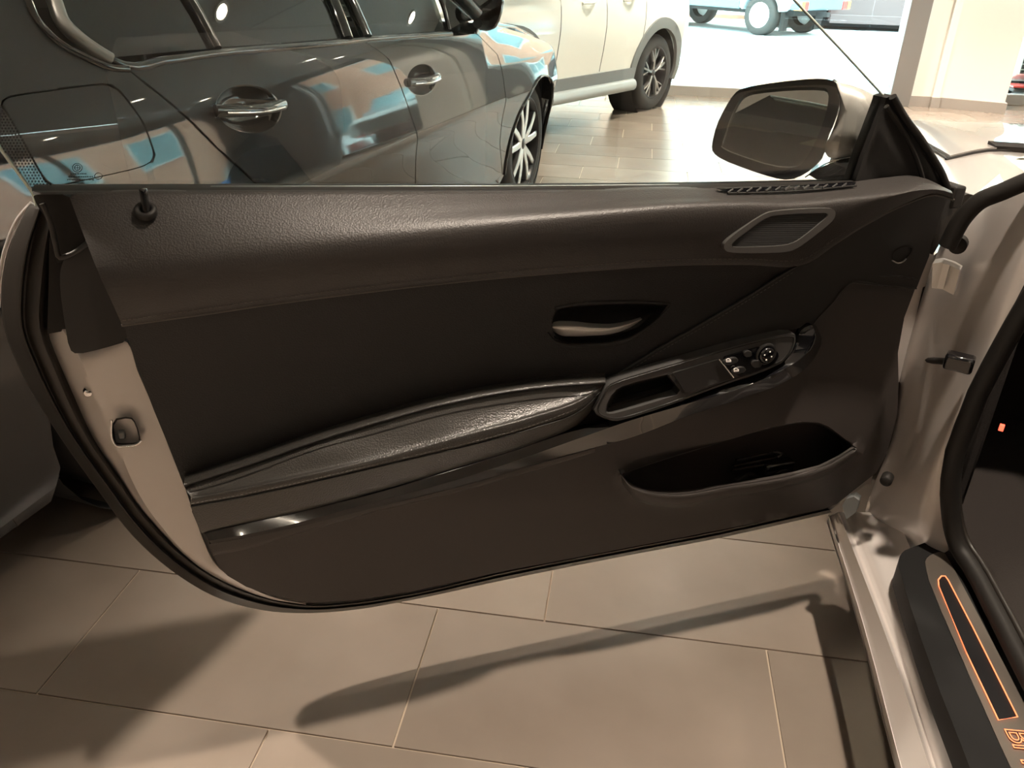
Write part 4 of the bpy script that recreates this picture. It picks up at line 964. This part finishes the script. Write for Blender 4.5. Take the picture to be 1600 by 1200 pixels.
for E_, hu in ((E1, (-.02, .02)), (E2, (-.02, .02))):
    c = np.mean(E_, 0); d0 = sed_d(*c)
    V = []; F = []; n = len(E_)
    for sc, dd in ((1.02, .001), (.97, .0), (.9, -.02), (.7, -.045), (.3, -.055)):
        V += [SL.at(*(c + (np.array(p) - c) * sc), (sed_d(*p) if sc > .95 else d0) + dd) for p in E_]
    for q in range(4):
        for i in range(n): F.append((q * n + i, q * n + (i + 1) % n, (q + 1) * n + (i + 1) % n, (q + 1) * n + i))
    F.append(tuple(range(4 * n, 5 * n)))
    obj('handle_bowl', V, F, GLOSS, sedan, 60)
    a0, a1 = min(p[0] for p in E_), max(p[0] for p in E_)
    hx = np.linspace(a0 - .01, a1 + .02, 14); V = []; F = []
    hl_ = catmull(tr([(334, 173), (388, 171), (441, 163)] if E_ is E1 else [(637, 129), (660, 126), (683, 120)]), 14)
    P_ = [SL.at(a, z, sed_d(a, z) + .004 + .016 * math.sin(math.pi * i / 13)) for i, (a, z) in enumerate(hl_)]
    tube('door_handle', P_, [.012 + .006 * math.sin(math.pi * i / 13) for i in range(14)], BLACKP, sedan, 12, ry=.016)
    tube('handle_insert', [p + SL.N * .0145 + np.array([0, 0, -.004]) for p in P_[1:-1]], .0035, CHROME, sedan, 8)
# belt strip and glazing
BELT = tr([(172, 94), (185, 100), (260, 95), (337, 84), (440, 75), (540, 66), (585, 61), (640, 57), (705, 53)])
tube('belt_moulding', [SL.at(a, z, sed_d(a, z) - .002) for a, z in catmull(BELT, 60)], .011, GLOSS, sedan, 10)
def up(px, z): a, b = tr([px])[0]; return a, b
R_Q = [*tr([(176, 91), (152, 78), (120, 56), (96, 28), (80, 0)]), (-2.90, 1.32), (-2.80, 1.37), *tr([(300, 0), (339, 76)]), *tr([(260, 83)])]
R_R = [*tr([(345, 75), (312, 0)]), (-2.50, 1.40), (-2.05, 1.42), *tr([(513, 0), (537, 60), (440, 68)])]
F_R = [*tr([(586, 56), (555, 0)]), (-1.80, 1.42), (-1.35, 1.40), (-1.05, 1.28), *tr([(684, 0), (700, 48)])]
F_Q = [*tr([(706, 47), (694, 0)]), (-.92, 1.15), (-.72, 1.02)]
for nm, q in (('quarter_glass', R_Q), ('rear_door_glass', R_R), ('front_door_glass', F_R), ('mirror_corner_glass', F_Q)):
    sheet(nm, SL, q, lambda a, z: sed_d(a, z) - .012, TINT, sedan, step=.12, rnd=0, thick=.004, smooth=30)
def ptube(nm, px, r, mm, dd=0.0, n=30, extra=()):
    P_ = tr(px) + list(extra)
    return tube(nm, [SL.at(a, z, sed_d(a, z) + dd) for a, z in catmull(P_, n)], r, mm, sedan, 8)
ptube('quarter_frame', [(173, 94), (150, 80), (125, 62), (100, 38), (84, 0)], .016, FRAME, .0, extra=[(-2.95, 1.30)])
ptube('window_surround', [(199, 108), (169, 105), (135, 91), (84, 61), (54, 27), (42, 0)], .009, GLOSS, .001, extra=[(-3.02, 1.28)])
ptube('pillar_trim', [(341, 76), (300, 0)], .014, GLOSS, -.004, 10, extra=[(-2.62, 1.39)])
ptube('door_pillar', [(545, 62), (519, -5)], .022, GLOSS, -.006, 10, extra=[(-2.0, 1.42)])
ptube('door_pillar', [(575, 59), (546, -5)], .022, GLOSS, -.006, 10, extra=[(-1.86, 1.42)])
ptube('front_pillar', [(703, 48), (690, 0)], .010, GLOSS, -.004, 10, extra=[(-.98, 1.2)])
tube('roof_rail', [SL.at(a, z, sed_d(a, z) - .004) for a, z in catmull([(-3.14, 1.265), (-3.0, 1.31), (-2.75, 1.39), (-2.3, 1.43), (-1.8, 1.44), (-1.35, 1.42), (-1.05, 1.31), (-.65, 1.03)], 40)], .035, BLACKP, sedan, 10)
# sedan mirror
mc = tr([(752, 22)])[0]; mcd = sed_d(*mc)
SMP = Plane(SP.loc(mc[0], 0, .10), yawm - 90 - 22)
SM = [(722, -22), (735, -34), (775, -36), (788, -20), (787, 12), (778, 40), (768, 47), (735, 46), (718, 38), (722, 10)]
bowl('mirror_housing', SMP, SM, [(.92, .012), (1.0, .0), (1.02, -.04), (.9, -.10), (.5, -.13)], GLOSS, sedan, rnd=1, step=6)
sheet('mirror_glass', SMP, [(744, -18), (776, -20), (778, 0), (772, 16), (745, 17), (741, 5)], .016, MIRROR, sedan, step=20, rnd=1, thick=.006)
tube('mirror_foot', [SL.at(-.80, 1.0, -.03), SMP.at(724, 42, -.05)], .022, GLOSS, sedan, 8)
# structure beneath the skin, roof, bonnet, boot, far side, cabin
SX = (SP.T, SP.N, np.array([0, 0, 1.0]))
obj('underbody', *prism_vf([(-4.0, .22), (-4.0, .90), (-3.3, .95), (-3.25, .45), (-.75, .45), (-.70, .92), (.45, .70), (.55, .22)], -1.56, -.29, SX, SP.O), CABIN, sedan, 0)
obj('bonnet', *prism_vf([(-.80, 1.0), (-.4, .985), (0, .945), (.35, .87), (.58, .74), (.60, .50), (.52, .50), (.5, .70), (.3, .82), (-.8, .95)], -1.70, -.12, SX, SP.O), BLACKP, sedan, 35, .02, 3)
obj('boot_lid', *prism_vf([(-3.3, 1.10), (-3.75, 1.09), (-4.05, 1.02), (-4.1, .6), (-4.03, .6), (-3.98, .95), (-3.3, 1.02)], -1.70, -.12, SX, SP.O), BLACKP, sedan, 35, .02, 3)
obj('roof', *prism_vf([(-2.95, 1.34), (-2.4, 1.455), (-1.8, 1.465), (-1.25, 1.41), (-1.25, 1.385), (-1.8, 1.44), (-2.4, 1.43), (-2.95, 1.31)], -1.50, -.34, SX, SP.O), BLACKP, sedan, 35)
obj('rear_window', *prism_vf([(-3.55, 1.09), (-2.95, 1.335), (-2.95, 1.325), (-3.55, 1.08)], -1.50, -.34, SX, SP.O), TINT, sedan, 0)
obj('windscreen', *prism_vf([(-1.25, 1.405), (-.55, 1.0), (-.57, .99), (-1.25, 1.395)], -1.52, -.32, SX, SP.O), TINT, sedan, 0)
FARP = [(-4.0, .2), (-4.08, .85), (-3.95, 1.03), (-3.3, 1.06), (-.7, 1.0), (.3, .85), (.55, .7), (.58, .22)]
obj('far_side', *prism_vf(FARP, -1.84, -1.78, SX, SP.O), BLACKP, sedan, 35, .02)
obj('far_glass', *prism_vf([(-3.3, 1.07), (-2.85, 1.33), (-2.2, 1.42), (-1.4, 1.38), (-.75, 1.02)], -1.66, -1.65, SX, SP.O), TINT, sedan, 0)
for a in (-1.75, -2.75):
    for d0 in (-.85, -1.45):
        box('seat_cushion', (a - .1, d0, .45), (a + .45, d0 + .48, .68), SEATM, sedan, .05, X=SX, O=SP.O)
        box('seat_back', (a - .22, d0, .6), (a - .02, d0 + .48, 1.12), SEATM, sedan, .06, X=SX, O=SP.O)
        box('head_rest', (a - .24, d0 + .12, 1.14), (a - .12, d0 + .36, 1.30), SEATM, sedan, .04, X=SX, O=SP.O)
box('dashboard', (-1.15, -1.6, .7), (-.75, -.3, .98), CABIN, sedan, .06, X=SX, O=SP.O)
for a in (0, -2.97):
    wheel(sedan, SP.loc(a, .335, -.045), SP.T, SP.N, .335, .24, .245, 'twin')
    wheel(sedan, SP.loc(a, .335, -1.80), -SP.T, -SP.N, .335, .24, .245, 'twin')
    c = SP.loc(a, .335, -.06)
    obj('wheel_housing', *lathe_vf([(.385, 0), (.385, -.28), (0, -.28)], c, SP.T, np.array([0, 0, 1.0]), SP.N, 32), CABIN, sedan, 50)
for nm, r in (('rear_wing_crease', 0),): pass

# ------------------------------------------------------------------ the white crossover by the window
VP = Plane(atz(1018, 172, 0), 61); VL = Local(VP.O, VP.T, VP.N)
V_Z = [.2, .35, .45, .6, .75, .85, .95, 1.05, 1.5]; V_D = [-.05, -.01, .0, .02, .03, .025, .01, -.03, -.26]
def suv_d(a, z):
    d = float(np.interp(z, V_Z, V_D))
    if a > .35: d -= .5 * (a - .35) ** 2
    if a < -2.4: d -= .5 * (-2.4 - a) ** 2
    return d
suv = thing('suv_car', 'pearl white crossover with grey wheel arch cladding beside the shop window', 'car', tuple(VP.loc(-1.1, 0, -.82)))
CF, CR_ = -2.22, .0
def arc(c, r, a0, a1, st=10, z0=.33): return [(c + r * math.cos(math.radians(a)), z0 + r * math.sin(math.radians(a))) for a in range(a0, a1, st)]
BODY = [(-2.95, .5), (-2.95, .85), (-2.7, 1.02), (-1.9, 1.08), (.3, 1.12), (.52, 1.0), (.55, .7), (.53, .45), *arc(CR_, .45, 15, 170), (-.50, .38), (-1.72, .38), *arc(CF, .47, 10, 171)]
gaps = [-1.66, -.98, -.36]
sheet('body_side', VL, BODY, suv_d, SUVW, suv, step=.06, rnd=0, thick=.02, smooth=50)
for c, ro in ((CR_, .475), (CF, .50)):
    ring = arc(c, ro, -12, 193, 9) + arc(c, .385, -12, 193, 9)[::-1]
    sheet('arch_cladding', VL, ring, lambda a, z: suv_d(a, z) + .014, CLAD, suv, step=.05, rnd=0, thick=.03, smooth=50)
    obj('wheel_housing', *lathe_vf([(.40, 0), (.40, -.26), (0, -.26)], VP.loc(c, .33, -.02), VP.T, np.array([0, 0, 1.0]), VP.N, 28), CABIN, suv, 50)
    wheel(suv, VP.loc(c, .33, -.005), VP.T, VP.N, .33, .22, .225, 'multi')
    wheel(suv, VP.loc(c, .33, -1.60), -VP.T, -VP.N, .33, .22, .225, 'multi')
sheet('sill_cladding', VL, [(-1.80, .41), (-.40, .41), (-.42, .27), (-1.78, .27)], .014, CLAD, suv, step=.08, rnd=0, thick=.04)
loft_pts = [VL.at(a, .275, .03) for a in np.linspace(-1.74, -.46, 12)]
tube('side_step', loft_pts, .045, CLADS, suv, 12, ry=.05)
for a0, a1 in ((-1.66, -1.60), (-.98, -.95), (-.36, -.30)):
    tube('door_gap', [VL.at(a0 + (a1 - a0) * t, .42 + .62 * t, suv_d(a0, .42 + .62 * t) + .0005) for t in np.linspace(0, 1, 12)], .0035, CLAD, suv, 5)
tube('door_handle', [VL.at(a, .955 + .01 * t, suv_d(a, .955) + .028 * math.sin(math.pi * t) + .004) for a, t in zip(np.linspace(-.70, -.52, 9), np.linspace(0, 1, 9))], .012, SUVW, suv, 8)
tube('door_handle', [VL.at(a, .945 + .01 * t, suv_d(a, .945) + .028 * math.sin(math.pi * t) + .004) for a, t in zip(np.linspace(-1.32, -1.14, 9), np.linspace(0, 1, 9))], .012, SUVW, suv, 8)
VX = (VP.T, VP.N, np.array([0, 0, 1.0]))
obj('underbody', *prism_vf([(-2.85, .3), (-2.85, .9), (.45, .95), (.48, .3)], -1.35, -.27, VX, VP.O), CLAD, suv, 0)
obj('bonnet', *prism_vf([(-2.9, .6), (-2.9, .92), (-2.7, 1.0), (-1.85, 1.08), (-1.85, .9), (-2.8, .8)], -1.58, -.05, VX, VP.O), SUVW, suv, 35, .03, 3)
obj('far_side', *prism_vf(BODY[:8] + [(.5, .38), (-2.9, .38)], -1.64, -1.58, VX, VP.O), SUVW, suv, 35, .02)
obj('tail_panel', *prism_vf([(.40, .35), (.55, .45), (.55, 1.0), (.42, 1.12)], -1.58, -.08, VX, VP.O), SUVW, suv, 35, .02)
gh = [(-1.85, 1.08), (-1.25, 1.45), (-.2, 1.47), (.30, 1.32), (.45, 1.10)]
obj('roof', *prism_vf([(-1.3, 1.43), (-.8, 1.49), (-.1, 1.48), (.35, 1.36), (.35, 1.32), (-.1, 1.44), (-1.25, 1.40)], -1.40, -.20, VX, VP.O), SUVW, suv, 35, .015)
def lean(poly, d0, d1): return [VL.at(a, z, d0 + (d1 - d0) * (z - 1.06) / .4) for a, z in poly]
q = lean(gh, -.03, -.24); obj('side_glass', q + [p - VP.N * .005 for p in q], [(0, 1, 2, 3, 4), (9, 8, 7, 6, 5)] + [(i, i + 5, (i + 1) % 5 + 5, (i + 1) % 5) for i in range(5)], TINT, suv, 0)
q = lean(gh, -1.56, -1.36); obj('side_glass', q + [p - VP.N * .005 for p in q], [(0, 1, 2, 3, 4), (9, 8, 7, 6, 5)] + [(i, i + 5, (i + 1) % 5 + 5, (i + 1) % 5) for i in range(5)], TINT, suv, 0)
obj('windscreen', *prism_vf([(-1.87, 1.07), (-1.28, 1.43), (-1.27, 1.42), (-1.86, 1.06)], -1.45, -.14, VX, VP.O), TINT, suv, 0)
# ------------------------------------------------------------------ cars out in the street and the white car at the edge
def street_car(name, label, O, ang, Lg, W, low, top, R, wb, body, lower, style='plain', rear=False, tail=None, zb=.35, rim=RIM_S, cat='car'):
    a = math.radians(ang); T = np.array([math.cos(a), math.sin(a), 0.0]); N = np.array([T[1], -T[0], 0.0]); Z = np.array([0, 0, 1.0])
    O = np.array(O, float); t = thing(name, label, cat, tuple(O)); X = (T, N, Z)
    hl = Lg / 2
    def ar(c): return [(c + (R + .07) * math.cos(math.radians(q)), R + (R + .07) * math.sin(math.radians(q))) for q in range(170, 9, -20)]
    poly = [(-hl, zb + .15), (-hl, low[0]), (-hl + .1, low[0] + .05), (hl - .1, low[1] + .03), (hl, low[1] - .08), (hl, zb + .12), *ar(wb / 2 )[::-1], *ar(-wb / 2)[::-1]]
    poly = [(-hl, zb + .15), (-hl, low[0]), (-hl + .12, low[0] + .05), (hl - .15, low[1] + .03), (hl, low[1] - .10), (hl, zb + .12)]
    poly += [(wb / 2 + R + .09, zb)] + ar(wb / 2)[::-1] + [(wb / 2 - R - .09, zb), (-wb / 2 + R + .09, zb)] + ar(-wb / 2)[::-1] + [(-wb / 2 - R - .09, zb)]
    obj('body', *prism_vf(poly, -W / 2, W / 2, X, O), body, t, 35, .05, 3)
    obj('underbody', *prism_vf([(-hl + .2, zb - .1), (-hl + .2, zb + .3), (hl - .2, zb + .3), (hl - .2, zb - .1)], -W / 2 + .3, W / 2 - .3, X, O), CABIN, t, 0)
    if lower is not None:
        for s_ in (-1, 1):
            box('side_guard', (-wb / 2 + R + .12, s_ * W / 2 - .02, zb - .02), (wb / 2 - R - .12, s_ * W / 2 + .02, zb + .16), lower, t, .01, X=X, O=O)
        box('rear_bumper', (-hl - .10, -W / 2, zb + .02), (-hl + .12, W / 2, zb + .32), lower, t, .03, X=X, O=O)
        box('front_bumper', (hl - .12, -W / 2, zb), (hl + .08, W / 2, zb + .30), lower, t, .03, X=X, O=O)
    h0 = max(low)
    V = []
    for k, (x0, x1) in enumerate(((top[1], top[2]), (top[3], top[4]))): pass
    for s_ in (-1, 1):
        V += [O + T * x + N * s_ * w_ + Z * z for x, z, w_ in ((top[1], h0 - .04, W / 2 - .03), (top[2], h0 - .04, W / 2 - .03), (top[4], top[0], W / 2 - .18), (top[3], top[0], W / 2 - .18))]
    obj('glasshouse', V, [(0, 1, 2, 3), (7, 6, 5, 4), (0, 4, 5, 1), (1, 5, 6, 2), (2, 6, 7, 3), (3, 7, 4, 0)], WINB, t, 35, .03)
    rp = [(top[3] - .03, top[0] - .04), (top[3], top[0] + .01), (top[4], top[0] + .01), (top[4] + .03, top[0] - .04)]
    obj('roof', *prism_vf(rp, -W / 2 + .14, W / 2 - .14, X, O), body, t, 35, .02)
    for x in (top[1] + .05, (top[1] + top[2]) / 2, top[2] - .05):
        tt = 0 if x < 0 else 1
        xt = top[3] + .03 if x == top[1] + .05 else (top[4] - .03 if x == top[2] - .05 else x)
        for s_ in (-1, 1):
            tube('pillar', [O + T * x + N * s_ * (W / 2 - .025) + Z * (h0 - .04), O + T * xt + N * s_ * (W / 2 - .17) + Z * top[0]], .035, body, t, 6)
    for x in (wb / 2, -wb / 2):
        for s_ in (-1, 1):
            wheel(t, O + T * x + N * s_ * (W / 2 - .01) + Z * R, T * s_, N * s_, R, .24, R * .62, 'plain' if style == 'plain' else style, rim_mat=rim, face_mat=rim)
    for s_ in (-1, 1):
        if tail is not None:
            l = box('tail_lamp', (-hl - .13, s_ * (W / 2 - .14) - .12, tail), (-hl + .05, s_ * (W / 2 - .14) + .12, tail + .16), TAIL, t, .02, X=X, O=O)
            box('turn_lens', (-hl - .136, s_ * (W / 2 - .06) - .05, tail), (-hl + .05, s_ * (W / 2 - .06) + .05, tail + .16), AMBER, l, .01, X=X, O=O)
        box('head_lamp', (hl - .08, s_ * (W / 2 - .25) - .16, low[1] - .22), (hl + .03, s_ * (W / 2 - .25) + .16, low[1] - .06), TRIMW, t, .03, X=X, O=O)
    return t, X, O
TAIL = mat('tail lamp', (.75, .05, .04), .25); AMBER = mat('amber lens', (.9, .38, .06), .25)
PALEB = mat('pale blue paint', (.60, .74, .80), .35, coat=.6); TEAL = mat('teal grey plastic', (.10, .17, .20), .5)
MAROON = mat('brown maroon paint', (.06, .03, .028), .3, coat=.8); NAVY = mat('deep blue paint', (.03, .10, .22), .3, coat=.8)
STEELW = mat('white steel wheel', (.70, .70, .68), .45)
# off-roader whose left side and tail face the showroom
tO = atz(1182, 55, -.05); aT = 138.0; T_ = np.array([math.cos(math.radians(aT)), math.sin(math.radians(aT)), 0]); N_ = np.array([T_[1], -T_[0], 0])
WB = 2.7
o_ = tO + T_ * WB / 2 + N_ * (.85 if N_ @ (CAM - tO) < 0 else -.85); o_[2] = -.05
t, X, O = street_car('off_road_car', 'pale blue off-road car with teal bumper parked outside, tail towards the shop', o_, aT, 4.3, 1.75, (1.15, 1.10), (1.85, -2.0, .9, -1.8, .45), .37, WB, PALEB, TEAL, 'plain', True, .50, .48, STEELW)
box('tow_bar', (-2.35, -.05, .38), (-2.1, .05, .46), CABIN, t, X=X, O=O)
for s_ in (-.6, .6): box('mud_flap', (-1.78, s_ - .12, .10), (-1.75, s_ + .12, .48), CABIN, t, X=X, O=O)
c = atz(1345, 56, -.05); street_car('estate_car', 'brown maroon car parked outside behind the steel post', (c[0] + .45, c[1] + 2.3, -.05), 180, 4.4, 1.75, (1.0, .92), (1.5, -2.0, 1.0, -1.7, .4), .32, 2.6, MAROON, MAROON, zb=.16)
street_car('hatchback_car', 'bright blue hatchback parked outside by the terracotta building of the side street', (11.5, 11.5, -.05), 95, 4.0, 1.75, (.95, .88), (1.48, -1.8, 1.0, -1.5, .5), .31, 2.5, mat('bright blue paint', (.03, .22, .55), .3, coat=.8), TEAL, zb=.3)
street_car('estate_car', 'light grey estate car parked outside near the street corner', (9.5, 18.6, -.05), 175, 4.4, 1.75, (.98, .90), (1.5, -2.0, 1.1, -1.8, .5), .32, 2.6, mat('street grey paint', (.30, .33, .35), .3, coat=.8), TEAL, zb=.3)
wt, X, O = street_car('sports_car', 'white sports car at the right edge past the white pier, seen through the glass', (4.82, 12.1, -.05), -90, 4.0, 1.66, (.95, .82), (1.3, -1.7, .7, -1.2, .1), .33, 2.55, SUVW, None, 'twin', zb=.2, rim=RIM_S)
hl = 2.0
GR = mat('grille black', (.02, .02, .02), .5)
# mesh intake and red line on the nose corner
V = []
box('nose_intake', (hl - .02, .36, .32), (hl + .035, .80, .62), GR, wt, .02, X=X, O=O)
parts = [box_vf((hl + .035, .36 + .055 * i, .32), (hl + .045, .37 + .055 * i, .62), X, O) for i in range(9)] + [box_vf((hl + .035, .36, .36 + .055 * i), (hl + .045, .80, .37 + .055 * i), X, O) for i in range(5)]
obj('intake_mesh', *join(parts), SUVW, wt, 0)['kind'] = 'stuff'
box('nose_splitter', (hl - .2, -.83, .14), (hl + .08, .83, .18), GR, wt, .01, X=X, O=O)
box('red_line', (hl - .2, -.84, .185), (hl + .085, .84, .20), TAIL, wt, X=X, O=O)
